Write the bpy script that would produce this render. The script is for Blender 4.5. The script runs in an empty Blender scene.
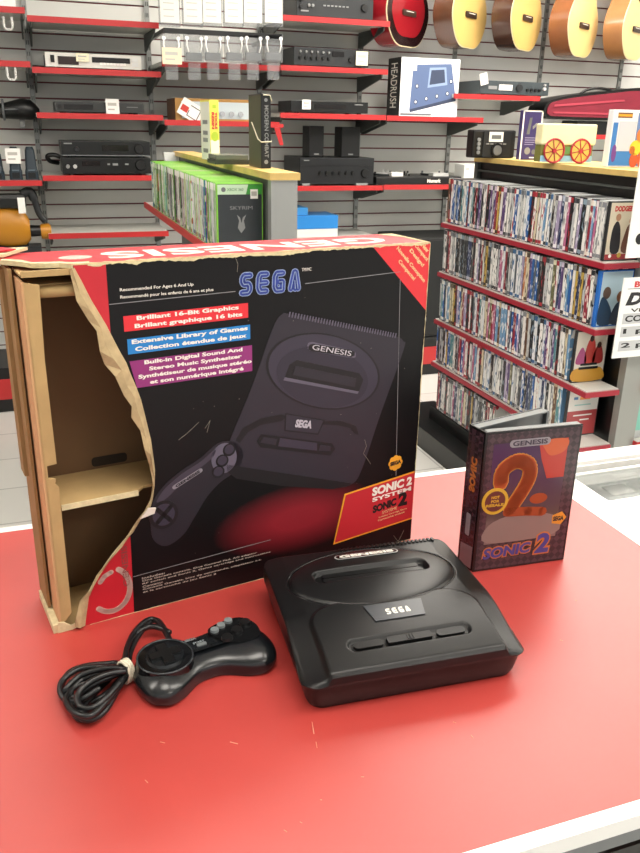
import bpy, bmesh, math, random
from mathutils import Matrix, Vector
random.seed(7)
S = bpy.context.scene
COL = S.collection
PI = math.pi

# ------------------------------------------------------------------ camera
FPX = 798.15
PITCH, ROLL, YAW = math.radians(20.845), math.radians(1.1645), math.radians(19.63)
CAM = Vector((0, 0, 1.465))
Fv = Vector((math.sin(YAW)*math.cos(PITCH), math.cos(YAW)*math.cos(PITCH), -math.sin(PITCH)))
U0 = Vector((math.sin(YAW)*math.sin(PITCH), math.cos(YAW)*math.sin(PITCH), math.cos(PITCH)))
R0 = Vector((math.cos(YAW), -math.sin(YAW), 0))
Rv = R0*math.cos(ROLL)+U0*math.sin(ROLL)
Uv = U0*math.cos(ROLL)-R0*math.sin(ROLL)
cd = bpy.data.cameras.new('camera'); cam = bpy.data.objects.new('camera', cd); COL.objects.link(cam)
cam.matrix_world = Matrix(((Rv.x, Uv.x, -Fv.x, CAM.x), (Rv.y, Uv.y, -Fv.y, CAM.y), (Rv.z, Uv.z, -Fv.z, CAM.z), (0, 0, 0, 1)))
cd.sensor_fit = 'VERTICAL'; cd.sensor_height = 24.0; cd.lens = FPX/853*24.0
cd.clip_start = 0.02
S.camera = cam

# ------------------------------------------------------------------ light and exposure
S.view_settings.view_transform = 'Standard'
S.view_settings.look = 'None'
S.view_settings.gamma = 1
S.view_settings.use_curve_mapping = False
S.view_settings.exposure = 0.12
w = bpy.data.worlds.new('world'); S.world = w; w.use_nodes = True
w.node_tree.nodes['Background'].inputs[0].default_value = (1.0, 0.99, 0.95, 1)
w.node_tree.nodes['Background'].inputs[1].default_value = 0.85
LAMP = 12.0           # emission of the ceiling light diffusers
LAMPS = [(0.2, 0.2), (1.9, 0.2), (0.2, 2.3), (1.9, 2.3), (3.6, 0.2), (3.6, 2.3), (1.9, 3.9), (3.6, 3.9), (-1.6, 1.2), (1.6, -1.6), (3.6, 3.1), (2.2, 3.1)]  # all out of view; a few added for counter glare and front light

# ------------------------------------------------------------------ helpers
def ray(px, py): return Fv*FPX + Rv*(px-320) - Uv*(py-426.5)
def onY(px, py, Y):
    r = ray(px, py); return CAM + r*((Y-CAM.y)/r.y)
def onZ(px, py, Z):
    r = ray(px, py); return CAM + r*((Z-CAM.z)/r.z)
def lin(c): return c/12.92 if c <= .04045 else ((c+.055)/1.055)**2.4
def rgb(h):
    if isinstance(h, str):
        h = h.lstrip('#'); h = [int(h[i:i+2], 16)/255 for i in (0, 2, 4)]
    return (lin(h[0]), lin(h[1]), lin(h[2]), 1)
MC = {}
def mat(name, col, rough=.5, metal=0, spec=.5, noise=0, nscale=40, bump=0, coat=0, alpha=1, trans=0, col2=None, bscale=200):
    if name in MC: return MC[name]
    m = bpy.data.materials.new(name); MC[name] = m; m.use_nodes = True
    nt = m.node_tree; b = nt.nodes['Principled BSDF']
    b.inputs['Base Color'].default_value = rgb(col); b.inputs['Roughness'].default_value = rough
    b.inputs['Metallic'].default_value = metal; b.inputs['Specular IOR Level'].default_value = spec
    b.inputs['Coat Weight'].default_value = coat; b.inputs['Alpha'].default_value = alpha
    b.inputs['Transmission Weight'].default_value = trans
    if noise or bump:
        tc = nt.nodes.new('ShaderNodeTexCoord')
    if noise:
        n = nt.nodes.new('ShaderNodeTexNoise'); n.inputs['Scale'].default_value = nscale; n.inputs['Detail'].default_value = 5
        nt.links.new(tc.outputs['Object'], n.inputs['Vector'])
        r = nt.nodes.new('ShaderNodeValToRGB')
        c = rgb(col); k = rgb(col2) if col2 else tuple(x*(1-noise) for x in c[:3])+(1,)
        r.color_ramp.elements[0].position = .35; r.color_ramp.elements[1].position = .65
        r.color_ramp.elements[0].color = k; r.color_ramp.elements[1].color = c
        nt.links.new(n.outputs['Fac'], r.inputs['Fac']); nt.links.new(r.outputs['Color'], b.inputs['Base Color'])
    if bump:
        n2 = nt.nodes.new('ShaderNodeTexNoise'); n2.inputs['Scale'].default_value = bscale
        nt.links.new(tc.outputs['Object'], n2.inputs['Vector'])
        bp = nt.nodes.new('ShaderNodeBump'); bp.inputs['Strength'].default_value = bump; bp.inputs['Distance'].default_value = .001
        nt.links.new(n2.outputs['Fac'], bp.inputs['Height']); nt.links.new(bp.outputs['Normal'], b.inputs['Normal'])
    return m
def emit(name, col, s):
    m = bpy.data.materials.new(name); m.use_nodes = True; b = m.node_tree.nodes['Principled BSDF']
    b.inputs['Emission Color'].default_value = rgb(col); b.inputs['Emission Strength'].default_value = s
    b.inputs['Base Color'].default_value = rgb(col); return m

class MB:
    """collects shapes with materials and links them as ONE mesh object"""
    def __init__(s, M=None): s.v = []; s.f = []; s.fm = []; s.sm = []; s.mats = []; s.M = M
    def mi(s, m):
        if m not in s.mats: s.mats.append(m)
        return s.mats.index(m)
    def add(s, vs, fs, m, smooth=False):
        o = len(s.v)
        for p in vs:
            p = Vector(p); s.v.append(s.M @ p if s.M else p)
        k = s.mi(m)
        for f in fs: s.f.append([i+o for i in f]); s.fm.append(k); s.sm.append(smooth)
        return s
    def box(s, x0, x1, y0, y1, z0, z1, m):
        v = [(x, y, z) for x in (x0, x1) for y in (y0, y1) for z in (z0, z1)]
        return s.add(v, [(0, 1, 3, 2), (4, 6, 7, 5), (0, 4, 5, 1), (2, 3, 7, 6), (0, 2, 6, 4), (1, 5, 7, 3)], m)
    def bbox(s, x0, x1, y0, y1, z0, z1, m, b=.003, seg=2):
        """bevelled box"""
        bm = bmesh.new(); bmesh.ops.create_cube(bm, size=1)
        for v in bm.verts:
            v.co = Vector(((x0+x1)/2+v.co.x*(x1-x0), (y0+y1)/2+v.co.y*(y1-y0), (z0+z1)/2+v.co.z*(z1-z0)))
        bmesh.ops.bevel(bm, geom=bm.edges[:], offset=min(b, abs(x1-x0)*.45, abs(y1-y0)*.45, abs(z1-z0)*.45), segments=seg, affect='EDGES', profile=.6)
        bm.verts.index_update()
        s.add([v.co.copy() for v in bm.verts], [[v.index for v in f.verts] for f in bm.faces], m); bm.free(); return s
    def prism(s, poly, a, b, m, fn=None, smooth=False, mside=None):
        """polygon (u,v) extruded from w=a to w=b; fn maps (u,v,w) to xyz, default u=x v=z w=y"""
        fn = fn or (lambda u, v, w: (u, w, v))
        bm = bmesh.new(); vs = [bm.verts.new((p[0], p[1], 0)) for p in poly]; f = bm.faces.new(vs); f.normal_update()
        bmesh.ops.triangulate(bm, faces=[f], ngon_method='EAR_CLIP'); bm.verts.index_update()
        tr = [[v.index for v in q.verts] for q in bm.faces]; bm.free(); n = len(poly)
        V = [fn(p[0], p[1], a) for p in poly]+[fn(p[0], p[1], b) for p in poly]
        s.add(V, tr+[[i+n for i in t][::-1] for t in tr], m)
        s.add(V, [(i, (i+1) % n, (i+1) % n+n, i+n) for i in range(n)], mside or m, smooth); return s
    def cyl(s, c, r, h, m, axis='z', seg=24, r2=None, smooth=True):
        r2 = r if r2 is None else r2
        def q(u, v, w): return {'z': (c[0]+u, c[1]+v, c[2]+w), 'y': (c[0]+u, c[1]+w, c[2]+v), 'x': (c[0]+w, c[1]+u, c[2]+v)}[axis]
        a = [2*PI*i/seg for i in range(seg)]
        V = [q(r*math.cos(t), r*math.sin(t), 0) for t in a]+[q(r2*math.cos(t), r2*math.sin(t), h) for t in a]
        s.add(V, [list(range(seg))[::-1], [i+seg for i in range(seg)]], m)
        s.add(V, [(i, (i+1) % seg, (i+1) % seg+seg, i+seg) for i in range(seg)], m, smooth); return s
    def tube(s, pts, r, m, seg=8, close=False, smooth=True):
        pts = [Vector(p) for p in pts]; n = len(pts); V = []; up = None
        for i, p in enumerate(pts):
            a = pts[(i-1) % n] if (close or i > 0) else p; b = pts[(i+1) % n] if (close or i < n-1) else p
            t = (b-a)
            if t.length < 1e-9: t = Vector((0, 0, 1))
            t.normalize()
            if up is None: up = t.orthogonal().normalized()
            up = (up-t*up.dot(t))
            if up.length < 1e-6: up = t.orthogonal()
            up.normalize(); sd = t.cross(up)
            rr = r[i] if isinstance(r, (list, tuple)) else r
            for k in range(seg):
                an = 2*PI*k/seg; V.append(p+up*math.cos(an)*rr+sd*math.sin(an)*rr)
        F = []
        for i in range(n if close else n-1):
            j = (i+1) % n
            for k in range(seg):
                l = (k+1) % seg; F.append((i*seg+k, i*seg+l, j*seg+l, j*seg+k))
        if not close: F.append(list(range(seg))[::-1]); F.append([(n-1)*seg+k for k in range(seg)])
        return s.add(V, F, m, smooth)
    def rings(s, rings, m, close_first=True, close_last=True, smooth=True):
        n = len(rings[0]); V = [p for r in rings for p in r]; F = []
        for i in range(len(rings)-1):
            for k in range(n):
                l = (k+1) % n; F.append((i*n+k, i*n+l, (i+1)*n+l, (i+1)*n+k))
        s.add(V, F, m, smooth)
        if close_first: s.add(rings[0], [list(range(n))[::-1]], m)
        if close_last: s.add(rings[-1], [list(range(n))], m)
        return s
    def build(s, name, parent=None, origin=None, mirror=False):
        me = bpy.data.meshes.new(name)
        o = bpy.data.objects.new(name, me); COL.objects.link(o)
        if origin == 'base':
            xs = [v.x for v in s.v]; ys = [v.y for v in s.v]; zs = [v.z for v in s.v]
            origin = Vector(((min(xs)+max(xs))/2, (min(ys)+max(ys))/2, min(zs)))
        off = Vector(origin) if origin is not None else Vector((0, 0, 0))
        me.from_pydata([v-off for v in s.v], [], s.f)
        for m in s.mats: me.materials.append(m)
        for p, k, q in zip(me.polygons, s.fm, s.sm): p.material_index = k; p.use_smooth = q
        bm = bmesh.new(); bm.from_mesh(me); bmesh.ops.recalc_face_normals(bm, faces=bm.faces[:]); bm.to_mesh(me); bm.free()
        me.update(); o.location = off
        if parent: o.parent = parent
        return o

def tag(o, label, cat, group=None, kind=None):
    if label: o['label'] = label
    if cat: o['category'] = cat
    if group: o['group'] = group
    if kind: o['kind'] = kind
    return o
def thing(name, label, cat, loc, rz=0, group=None):
    o = bpy.data.objects.new(name, None); COL.objects.link(o); o.empty_display_size = .02
    o.location = loc; o.rotation_euler = (0, 0, rz); return tag(o, label, cat, group)
def struct(mb, name): o = mb.build(name); o['kind'] = 'structure'; return o
def copy_tree(o, parent=None):
    c = o.copy(); COL.objects.link(c); c.parent = parent
    for ch in [q for q in bpy.data.objects if q.parent == o]: copy_tree(ch, c)
    return c

def stroke(mb, pts, wd, y, th, m, fn=None):
    """thick flat polyline in the u,v plane with round joints"""
    fn = fn or (lambda u, v, w: (u, w, v))
    h = wd/2
    for i in range(len(pts)-1):
        a = Vector(pts[i]); b = Vector(pts[i+1]); d = b-a
        if d.length < 1e-9: continue
        d.normalize(); n = Vector((-d.y, d.x))*h
        mb.prism([a-n, b-n, b+n, a+n], y, y-th, m, fn)
    for p in pts:
        mb.prism([(p[0]+h*math.cos(t*PI/4), p[1]+h*math.sin(t*PI/4)) for t in range(8)], y, y-th, m, fn)
def disc(cx, cz, rx, rz=None, n=28): 
    rz = rz or rx; return [(cx+rx*math.cos(2*PI*i/n), cz+rz*math.sin(2*PI*i/n)) for i in range(n)]
def rrect(x0, x1, z0, z1, r, n=5):
    out = []
    for cx, cz, a in ((x1-r, z1-r, 0), (x0+r, z1-r, 90), (x0+r, z0+r, 180), (x1-r, z0+r, 270)):
        for i in range(n+1):
            t = math.radians(a+90*i/n); out.append((cx+r*math.cos(t), cz+r*math.sin(t)))
    return out
def catmull(pts, n=6, close=True):
    P = [Vector(p) for p in pts]; N = len(P); out = []
    for i in range(N if close else N-1):
        g = lambda k: P[k % N] if close else P[max(0, min(N-1, k))]
        a, b, c, d = g(i-1), g(i), g(i+1), g(i+2)
        for j in range(n):
            t = j/n; out.append(.5*((2*b)+(c-a)*t+(2*a-5*b+4*c-d)*t*t+(3*b-a-3*c+d)*t**3))
    if not close: out.append(P[-1])
    return out

def text(mb, s, x0, x1, z0, z1, y, m, bold=.0, th=.0002, fn=None, rot=0, shear=0, align=None, flip=False):
    """lettering fitted to a rectangle of the u,v plane, raised th from w=y towards -w"""
    fn = fn or (lambda u, v, w: (u, w, v))
    cu = bpy.data.curves.new('t', 'FONT'); cu.body = s; cu.size = 1; cu.offset = bold; cu.shear = shear; cu.resolution_u = 3
    cu.space_line = .95
    if align: cu.align_x = align
    ob = bpy.data.objects.new('t', cu); COL.objects.link(ob)
    dg = bpy.context.evaluated_depsgraph_get(); me = bpy.data.meshes.new_from_object(ob.evaluated_get(dg))
    V = [v.co.copy() for v in me.vertices]; F = [list(p.vertices) for p in me.polygons]
    E = {}
    for f in F:
        for i in range(len(f)):
            a, b = f[i], f[(i+1) % len(f)]; k = (min(a, b), max(a, b)); E.setdefault(k, []).append((a, b))
    bpy.data.objects.remove(ob); bpy.data.curves.remove(cu); bpy.data.meshes.remove(me)
    if not V: return
    ax, bx = min(v.x for v in V), max(v.x for v in V); ay, by = min(v.y for v in V), max(v.y for v in V)
    cx, cz = (x0+x1)/2, (z0+z1)/2; W, H = x1-x0, z1-z0; ca, sa = math.cos(rot), math.sin(rot)
    Q = []
    for v in V:
        u = ((v.x-ax)/(bx-ax)-.5)*W; q = ((v.y-ay)/(by-ay)-.5)*H
        if flip: u = -u; q = -q
        Q.append((cx+u*ca-q*sa, cz+u*sa+q*ca))
    n = len(Q)
    VV = [fn(a, b, y-th) for a, b in Q]+[fn(a, b, y) for a, b in Q]
    mb.add(VV, F+[(a, b, b+n, a+n) for e in E.values() if len(e) == 1 for a, b in e], m)
GL = {'S': [[(1, 1), (.25, 1), (.03, .86), (.03, .64), (.22, .5), (.78, .5), (.97, .36), (.97, .14), (.75, 0), (0, 0)]],
      'E': [[(1, 1), (.22, 1), (0, .8), (0, .2), (.22, 0), (1, 0)], [(.1, .5), (1, .5)]],
      'G': [[(1, 1), (.22, 1), (0, .8), (0, .2), (.22, 0), (1, 0), (1, .48), (.55, .48)]],
      'A': [[(0, 0), (.42, 1), (.58, 1), (1, 0)], [(.5, .5), (.62, 0)]]}
def block_logo(mb, x0, x1, z0, z1, y, m1, m2=None, m3=None, fn=None, sh=0, th=.0002):
    n = 4; W = (x1-x0); H = z1-z0; cw = W/(n+.0)*.8; gap = (W-cw*n)/(n-1); sw = H*.24
    for i, ch in enumerate('SEGA'):
        for st in GL[ch]:
            pts = [(x0+i*(cw+gap)+sw/2+u*(cw-sw)+sh*(sw/2+v*(H-sw)), z0+sw/2+v*(H-sw)) for u, v in st]
            if m2: stroke(mb, pts, sw*1.34, y, th, m2, fn); stroke(mb, pts, sw*1.0, y-th, th, m1, fn)
            else: stroke(mb, pts, sw, y, th, m1, fn)
            if m3: stroke(mb, pts, sw*.16, y-2*th, th, m3, fn)

# ------------------------------------------------------------------ materials
red_lam = mat('red_laminate', '#b43a33', .44, spec=1.0, noise=.08, nscale=5, bump=.04, bscale=50, col2='#a9322c')
white_lam = mat('white_laminate', '#f0eeea', .35)
slat = mat('slatwall_grey', '#cfcfcb', .55, noise=.06, nscale=3)
groove = mat('slat_groove', '#6e2c34', .5)
shelf_w = mat('shelf_white', '#cfcfc9', .4)
rail_red = mat('price_rail_red', '#b82a2c', .4)
rail_dk = mat('price_rail_dark_red', '#a02032', .4)
steel_dk = mat('bracket_dark', '#4a4e4c', .5, metal=.2)
steel = mat('upright_steel', '#8c8e8c', .4, metal=.5)
blk = mat('black_plastic', '#0b0c0d', .38)
blk2 = mat('black_satin', '#121415', .3)
dkg = mat('dark_grey_plastic', '#1f2225', .45)
midg = mat('mid_grey', '#6a6e70', .4)
silver = mat('silver_metal', '#d6d6d4', .3, metal=.4)
white = mat('white_paper', '#f2f0ec', .6)
cream = mat('cream_paper', '#ece6c8', .6)
wood = mat('pale_wood', '#d8b870', .45, noise=.18, nscale=14)
chrome = mat('chrome', '#c8c8c8', .2, metal=.9)
# ------------------------------------------------------------------ the shop: floor, walls, ceiling
WALL = 4.70
def tile_mat():
    m = bpy.data.materials.new('floor_tile'); m.use_nodes = True; nt = m.node_tree; b = nt.nodes['Principled BSDF']
    tc = nt.nodes.new('ShaderNodeTexCoord'); br = nt.nodes.new('ShaderNodeTexBrick'); br.offset = 0
    br.inputs['Scale'].default_value = 1; br.inputs['Brick Width'].default_value = .33; br.inputs['Row Height'].default_value = .33
    br.inputs['Mortar Size'].default_value = .004; br.inputs['Color1'].default_value = rgb('#d8d8d3'); br.inputs['Color2'].default_value = rgb('#cfcfca'); br.inputs['Mortar'].default_value = rgb('#a8a8a4')
    nt.links.new(tc.outputs['Object'], br.inputs['Vector']); nt.links.new(br.outputs['Color'], b.inputs['Base Color']); b.inputs['Roughness'].default_value = .3
    return m
tile = tile_mat(); paint = mat('wall_paint', '#cfcfcc', .7); ceil_m = mat('ceiling_tile', '#e6e6e2', .8)
struct(MB().box(-3, 6, -2.5, WALL+.1, -.1, 0, tile), 'floor')
struct(MB().box(-3, 6, -2.5, WALL+.1, 3.0, 3.1, ceil_m), 'ceiling')
struct(MB().box(-3.1, -3, -2.5, WALL+.1, 0, 3, paint), 'wall_left')
struct(MB().box(6, 6.1, -2.5, WALL+.1, 0, 3, paint), 'wall_right')
b = MB(); b.box(-3, 6, WALL+.012, WALL+.1, 0, 3, groove)
g0 = onY(90, 189.7, WALL).z; P0 = .0762
k = math.floor(-g0/P0); z = g0+k*P0
while z < 3:
    a, c = max(0, z+.0042), min(3, z+P0-.0042)
    if c > a: b.box(-3, 6, WALL, WALL+.012, a, c, slat)
    z += P0
struct(b, 'wall_back')
diff = emit('lamp_diffuser', '#fff8ee', LAMP); fr = mat('lamp_frame', '#e8e8e4', .4)
for i, (x, y) in enumerate(LAMPS):
    t = thing('unseen_ceiling_light', 'unseen recessed ceiling light panel with white frame, some of them added', 'ceiling light', (x, y, 2.96), 0, 'ceiling lights over the shop')
    q = MB()
    for a, bb, c, d in ((-.63, .63, -.33, -.3), (-.63, .63, .3, .33), (-.63, -.6, -.3, .3), (.6, .63, -.3, .3)): q.box(a, bb, c, d, -.01, .04, fr)
    q.build('frame', t); MB().box(-.6, .6, -.3, .3, .0, .01, diff).build('diffuser', t)

# ------------------------------------------------------------------ the counter
CT = .95
t = thing('shop_counter', 'red topped shop counter with white trim carrying the box, console and game', 'counter', (-.3, .7, 0))
ox, oy = -.3, .7
def cbox(m_, x0, x1, y0, y1, z0, z1, m): m_.box(x0-ox, x1-ox, y0-oy, y1-oy, z0, z1, m)
q = MB(); cbox(q, -1.4, .715, .386, 1.020, .905, CT, red_lam); 
for px_, py_, dx_, dy_ in ((453, 722, 3, 1), (471, 735, 2, 3), (361, 777, 3, 0), (312, 722, 2, 12), (316, 742, 1, 6), (284, 830, 3, 2), (160, 742, 5, 1), (230, 742, 8, 2), (300, 822, 2, 1), (560, 640, 3, 1), (145, 780, 3, 3), (575, 600, 2, 1), (320, 800, 2, 0)):
    a_ = onZ(px_, py_, CT); c_ = onZ(px_+dx_, py_+dy_, CT)
    q.tube([(a_.x-ox, a_.y-oy, CT), (c_.x-ox, c_.y-oy, CT)], .0004, mat('scratch_pale', '#d89a80', .6), 5)
q.build('counter_top', t)
q = MB(); cbox(q, -1.4, .7395, .373, .386, .935, CT+.0004, white_lam); cbox(q, -1.4, .7395, 1.020, 1.033, .905, CT+.0004, white_lam); cbox(q, .715, .7395, .386, 1.020, .905, CT+.0004, white_lam); q.build('edge_trim', t)
q = MB(); cbox(q, -1.38, .73, .40, 1.01, .0, .905, mat('counter_body', '#8d8f8e', .5)); q.build('cabinet_body', t)
q = MB(); cbox(q, -1.38, .735, .376, .40, .918, .935, mat('shaded_edge', '#77797a', .5)); q.build('edge_rail', t)  # side face of the edging, its shade painted in as grey
q = MB()
for i in range(9): cbox(q, -.2+i*.1, -.125+i*.1, .385, .399, .84, .90, mat('maroon_pack', '#6a1c20', .5) if i % 2 else mat('dark_pack', '#23211f', .5))
q.build('front_lining', t)
t = thing('display_case', 'white framed glass display case standing against the right end of the red counter', 'display case', (1.2, .7, 0))
ox, oy = 1.2, .7
q = MB()
cbox(q, .741, .763, .373, 1.033, .90, CT, white_lam); cbox(q, .763, 1.7, .373, .861, .935, CT, white_lam)
cbox(q, .763, 1.7, .998, 1.033, .90, CT, white_lam); q.build('frame', t)
q = MB(); cbox(q, .763, 1.7, .962, .968, .925, .946, white_lam); cbox(q, .763, 1.7, .985, .988, .93, .948, silver); cbox(q, .763, 1.7, .968, .998, .915, .925, mat('track_grey', '#7f8382', .4)); q.build('sliding_track', t)
q = MB(); cbox(q, .743, 1.69, .39, 1.02, 0, .70, mat('case_inside', '#8a8f90', .5)); cbox(q, .743, .76, .39, 1.03, .70, .90, mat('case_inside', '', .5)); cbox(q, .76, 1.69, 1.02, 1.032, .70, .90, MC['case_inside']); cbox(q, .76, 1.69, .39, .41, .7, .93, MC['case_inside']); cbox(q, .764, 1.69, .41, .961, .893, .897, mat('case_floor', '#9aa0a0', .5)); q.build('cabinet', t)
glass = mat('pane_glass', '#d4dcda', .05, trans=.9, alpha=.35)
q = MB(); cbox(q, .763, 1.7, .8612, .9618, .940, .944, glass); q.build('glass_top', t)
p = onZ(613, 486, .898)
tag(MB().box(p.x-.022, p.x+.022, p.y-.03, p.y+.03, .8973, .8985, white).build('price_card', None, 'base'), 'white price card lying inside the glass display case', 'price card')

# ------------------------------------------------------------------ torn cardboard console box
kraft = mat('kraft_card', '#b89a68', .85, noise=.12, nscale=30, bump=.1)
kraft_d = mat('kraft_outer_shaded', '#987a4e', .85, noise=.12, nscale=25)  # darker kraft, shadow on the side flap put into the brown
kraft_p = mat('kraft_peach', '#c99f72', .85, noise=.08, nscale=25)
ply = mat('torn_ply', '#bba57c', .9, noise=.2, nscale=90, bump=.4, bscale=300)
raw = mat('worn_card_edge', '#ddcfa4', .9, noise=.2, nscale=120, bump=.3, bscale=300)
def ink_mat():
    m = bpy.data.materials.new('box_print_black'); m.use_nodes = True; nt = m.node_tree; b = nt.nodes['Principled BSDF']
    tc = nt.nodes.new('ShaderNodeTexCoord'); mp = nt.nodes.new('ShaderNodeMapping'); gr = nt.nodes.new('ShaderNodeTexGradient'); gr.gradient_type = 'SPHERICAL'
    mp.vector_type = 'TEXTURE'; mp.inputs['Location'].default_value = (.285, 0, .070); mp.inputs['Scale'].default_value = (.110, .5, .046)
    nt.links.new(tc.outputs['Object'], mp.inputs[0]); nt.links.new(mp.outputs[0], gr.inputs[0])
    r = nt.nodes.new('ShaderNodeValToRGB'); r.color_ramp.elements[0].color = rgb('#09080a'); r.color_ramp.elements[1].color = rgb('#86202a'); r.color_ramp.elements[1].position = .7
    nt.links.new(gr.outputs['Fac'], r.inputs[0]); nt.links.new(r.outputs[0], b.inputs['Base Color']); b.inputs['Roughness'].default_value = .4; b.inputs['Specular IOR Level'].default_value = .28
    return m
ink = ink_mat(); bred = mat('box_print_red', '#c5202e', .4, noise=.1, nscale=20); ink_w = mat('ink_white', '#eeeae0', .5)
BW, BH, BD = .453, .387, .082
box = thing('console_box', 'torn black and red cardboard console box standing upright on the red counter', 'box', (-.015, .768, CT+.0003), math.atan2(.075, .445))
TE = [(.0436, .3832), (.0456, .355), (.0560, .335), (.0619, .3245), (.0631, .3045), (.0690, .290), (.0778, .2773), (.0833, .2555), (.0916, .2436), (.0905, .232), (.0971, .2155), (.1010, .195), (.1053, .1746), (.1082, .1508), (.1035, .135), (.098, .1235), (.091, .1191), (.0840, .108), (.0755, .0987), (.0665, .087), (.0579, .0789), (.049, .068), (.0404, .0592), (.030, .044), (.0223, .0334), (.0166, .0163), (.0124, .0053)]
EE = [(.0466, .3849), (.0530, .370), (.0595, .3538), (.0718, .3285), (.0760, .318), (.0833, .3003), (.0890, .288), (.0927, .2753), (.0972, .262), (.1012, .2476), (.1040, .232), (.1065, .217), (.109, .2023), (.1114, .1677), (.1100, .150), (.107, .134), (.1044, .126), (.0925, .113), (.0840, .1005), (.0735, .0905), (.0640, .0810), (.0550, .071), (.0465, .0600), (.037, .046), (.0310, .0345), (.027, .016), (.024, .0003)]
T_ = .003
b = MB(); b.prism([(p[0], p[1]) for p in EE]+[(BW, 0), (BW, BH), (.0466, BH)], 0, T_, ink, mside=raw)
fp = b.build('front_panel', box)
# red band left of the black print
b = MB(); b2 = MB(); up = [e for e in EE if e[1] > .315]; lo = [e for e in EE if e[1] < .098]
b.prism([(.0470, .3868)]+[(e[0]+.0004, e[1]) for e in up]+[(.0764, .316), (.0768, .3868)], -.0001, -.0004, bred)
b2.prism([(e[0]+.0004, max(e[1], .0004)) for e in lo]+[(.079, .0004), (.081, .0955)], -.0001, -.0004, bred)
b.build('red_print_band', box); b2.build('red_print_band', box)
# exposed ply between tear and print
random.seed(3); b = MB(); n = len(TE); rows = []
for i in range(n):
    a = Vector(TE[i]); c = Vector(EE[i]); j = random.uniform(-.0015, .0015)
    rows.append([Vector((a.x+j, -.002-abs(math.sin(i*1.3))*.005, a.y)), Vector(((a.x+c.x)/2, -.0035-abs(math.sin(i*.9))*.003, (a.y+c.y)/2)), Vector((c.x+.001, -.0006, c.y))])
V = [p for r_ in rows for p in r_]; V2 = [p+Vector((0, .0016, 0)) for p in V]; F = []
for i in range(n-1):
    for j in range(2):
        a = i*3+j; F.append((a, a+1, a+4, a+3)); F.append((a+3*n, a+3+3*n, a+4+3*n, a+1+3*n))
    F.append((i*3, (i+1)*3, (i+1)*3+3*n, i*3+3*n)); F.append((i*3+2, i*3+2+3*n, (i+1)*3+2+3*n, (i+1)*3+2))
b.add(V+V2, F, ply)
b.prism([(.091, .118), (.1065, .121), (.1085, .127), (.1005, .1285)], -.007, -.009, mat('torn_white', '#d9cfc4', .8))
o = b.build('torn_edge', box); o['label'] = 'peeled tan cardboard ply along the tear'
# panels
b = MB(); b.box(0, BW, BD-T_, BD, 0, BH-.001, mat('kraft_inner_shaded', '#6e5236', .9, noise=.1, nscale=12)); b.build('back_panel', box)  # board darkened: the shade inside the box is put into its colour
b = MB(); b.box(0, BW, T_, BD-T_, 0, T_, kraft); b.build('bottom_panel', box)
b = MB(); b.box(BW-T_, BW, T_, BD-T_, T_, BH-.001, bred); b.build('right_side_panel', box)
b = MB(); tp = [(.045, .0), (.060, .0008), (BW, 0), (BW, BD), (-.012, BD+.006), (-.016, .060), (-.010, .045), (.004, .030), (.012, .016), (.024, .010), (.036, .0085)]
b.prism(tp, BH-.0028, BH+.0006, bred, lambda u, v, w: (u, v, w), mside=raw)
tpn = b.build('top_panel', box)
b = MB(); b.prism([(.0, .002), (.047, .002), (.047, .05), (0, .05)], BH-.0085, BH-.0065, kraft, lambda u, v, w: (u, v, w)); b.box(.0, .047, .0, .003, BH-.0085, BH-.003, kraft); b.build('inner_top_flap', box)
b = MB(); b.tube([(.008, .009, .3625), (.06, .009, .3625), (.085, .009, .3625)], .0055, kraft, 10); b.box(.010, .085, .012, .060, .367, .3695, kraft_d); b.build('rolled_inner_flap', box)
# left end: outer wall in shaded brown, peach inner wall, front lip with a notch
b = MB(); b.box(-.006, -.003, .034, BD-.001, .012, BH-.006, kraft_d); b.box(-.010, -.006, .060, BD, .16, BH-.010, kraft_d); b.build('outer_side_flap', box)
b = MB(); b.box(-.001, .002, .0, .079, .004, BH-.013, kraft_p); b.build('left_side_panel', box)
b = MB()
lip = [(.001, .008), (.0125, .020), (.0132, .168), (.010, .172), (.011, .177), (.004, .179), (.004, .1925), (.0135, .1935), (.0128, .30), (.0150, .371), (.001, .374)]
b.prism(lip, .0, .0035, kraft); b.build('front_lip', box)
# crushed cream bottom corner
b = MB(); b.prism([(-.004, 0), (.012, 0), (.022, .003), (.020, .008), (.010, .006), (.003, .012), (-.003, .013)], -.0012, .0, raw); b.box(-.008, -.0012, .0, BD-.004, 0, .010, raw); b.build('crushed_corner', box)
# inner tray
b = MB(); b.prism([(.0025, .004), (.094, .004), (.102, .012), (.32, .012), (.32, BD-T_-.0005), (.0025, BD-T_-.0005)], .143, .146, kraft, lambda u, v, w: (u, v, w)); b.box(.0142, .094, .0025, .0038, .1400, .146, raw); b.build('inner_shelf', box)
b = MB(); b.prism(rrect(.064, .104, .149, .160, .004), BD-T_-.0004, BD-T_-.001, mat('slot_dark', '#2a2016', .9)); b.build('hand_hole', box)
# worn cream edges
random.seed(5); b = MB()
def worn(p0, p1, ax, amp, n=70, side=-1):
    """ragged thin strip on the front face running from p0 to p1"""
    P = []; Qs = []; k_ = .3
    for i in range(n+1):
        f = i/n; u = p0[0]+(p1[0]-p0[0])*f; v = p0[1]+(p1[1]-p0[1])*f; k_ = .85*k_+random.uniform(-.22, .30) if i else .3; k_ = max(.12, min(1, k_)); d = amp*k_*random.uniform(.8, 1)
        P.append((u, v)); Qs.append((u, v-d) if ax == 'h' else (u-d, v))
    b.prism(P+Qs[::-1], -.0004, -.0008, raw)
worn((.06, BH), (BW, BH), 'h', .0036, 170); worn((BW, BH), (BW, .09), 'v', .0022, 90); worn((BW, .0), (.03, .0), 'h', -.0012, 60)
P = [(.055+.398*i/90, .001) for i in range(91)]; Qs = [(.055+.398*i/90, .001+.006*random.uniform(.1, 1)**2) for i in range(91)]
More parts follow.
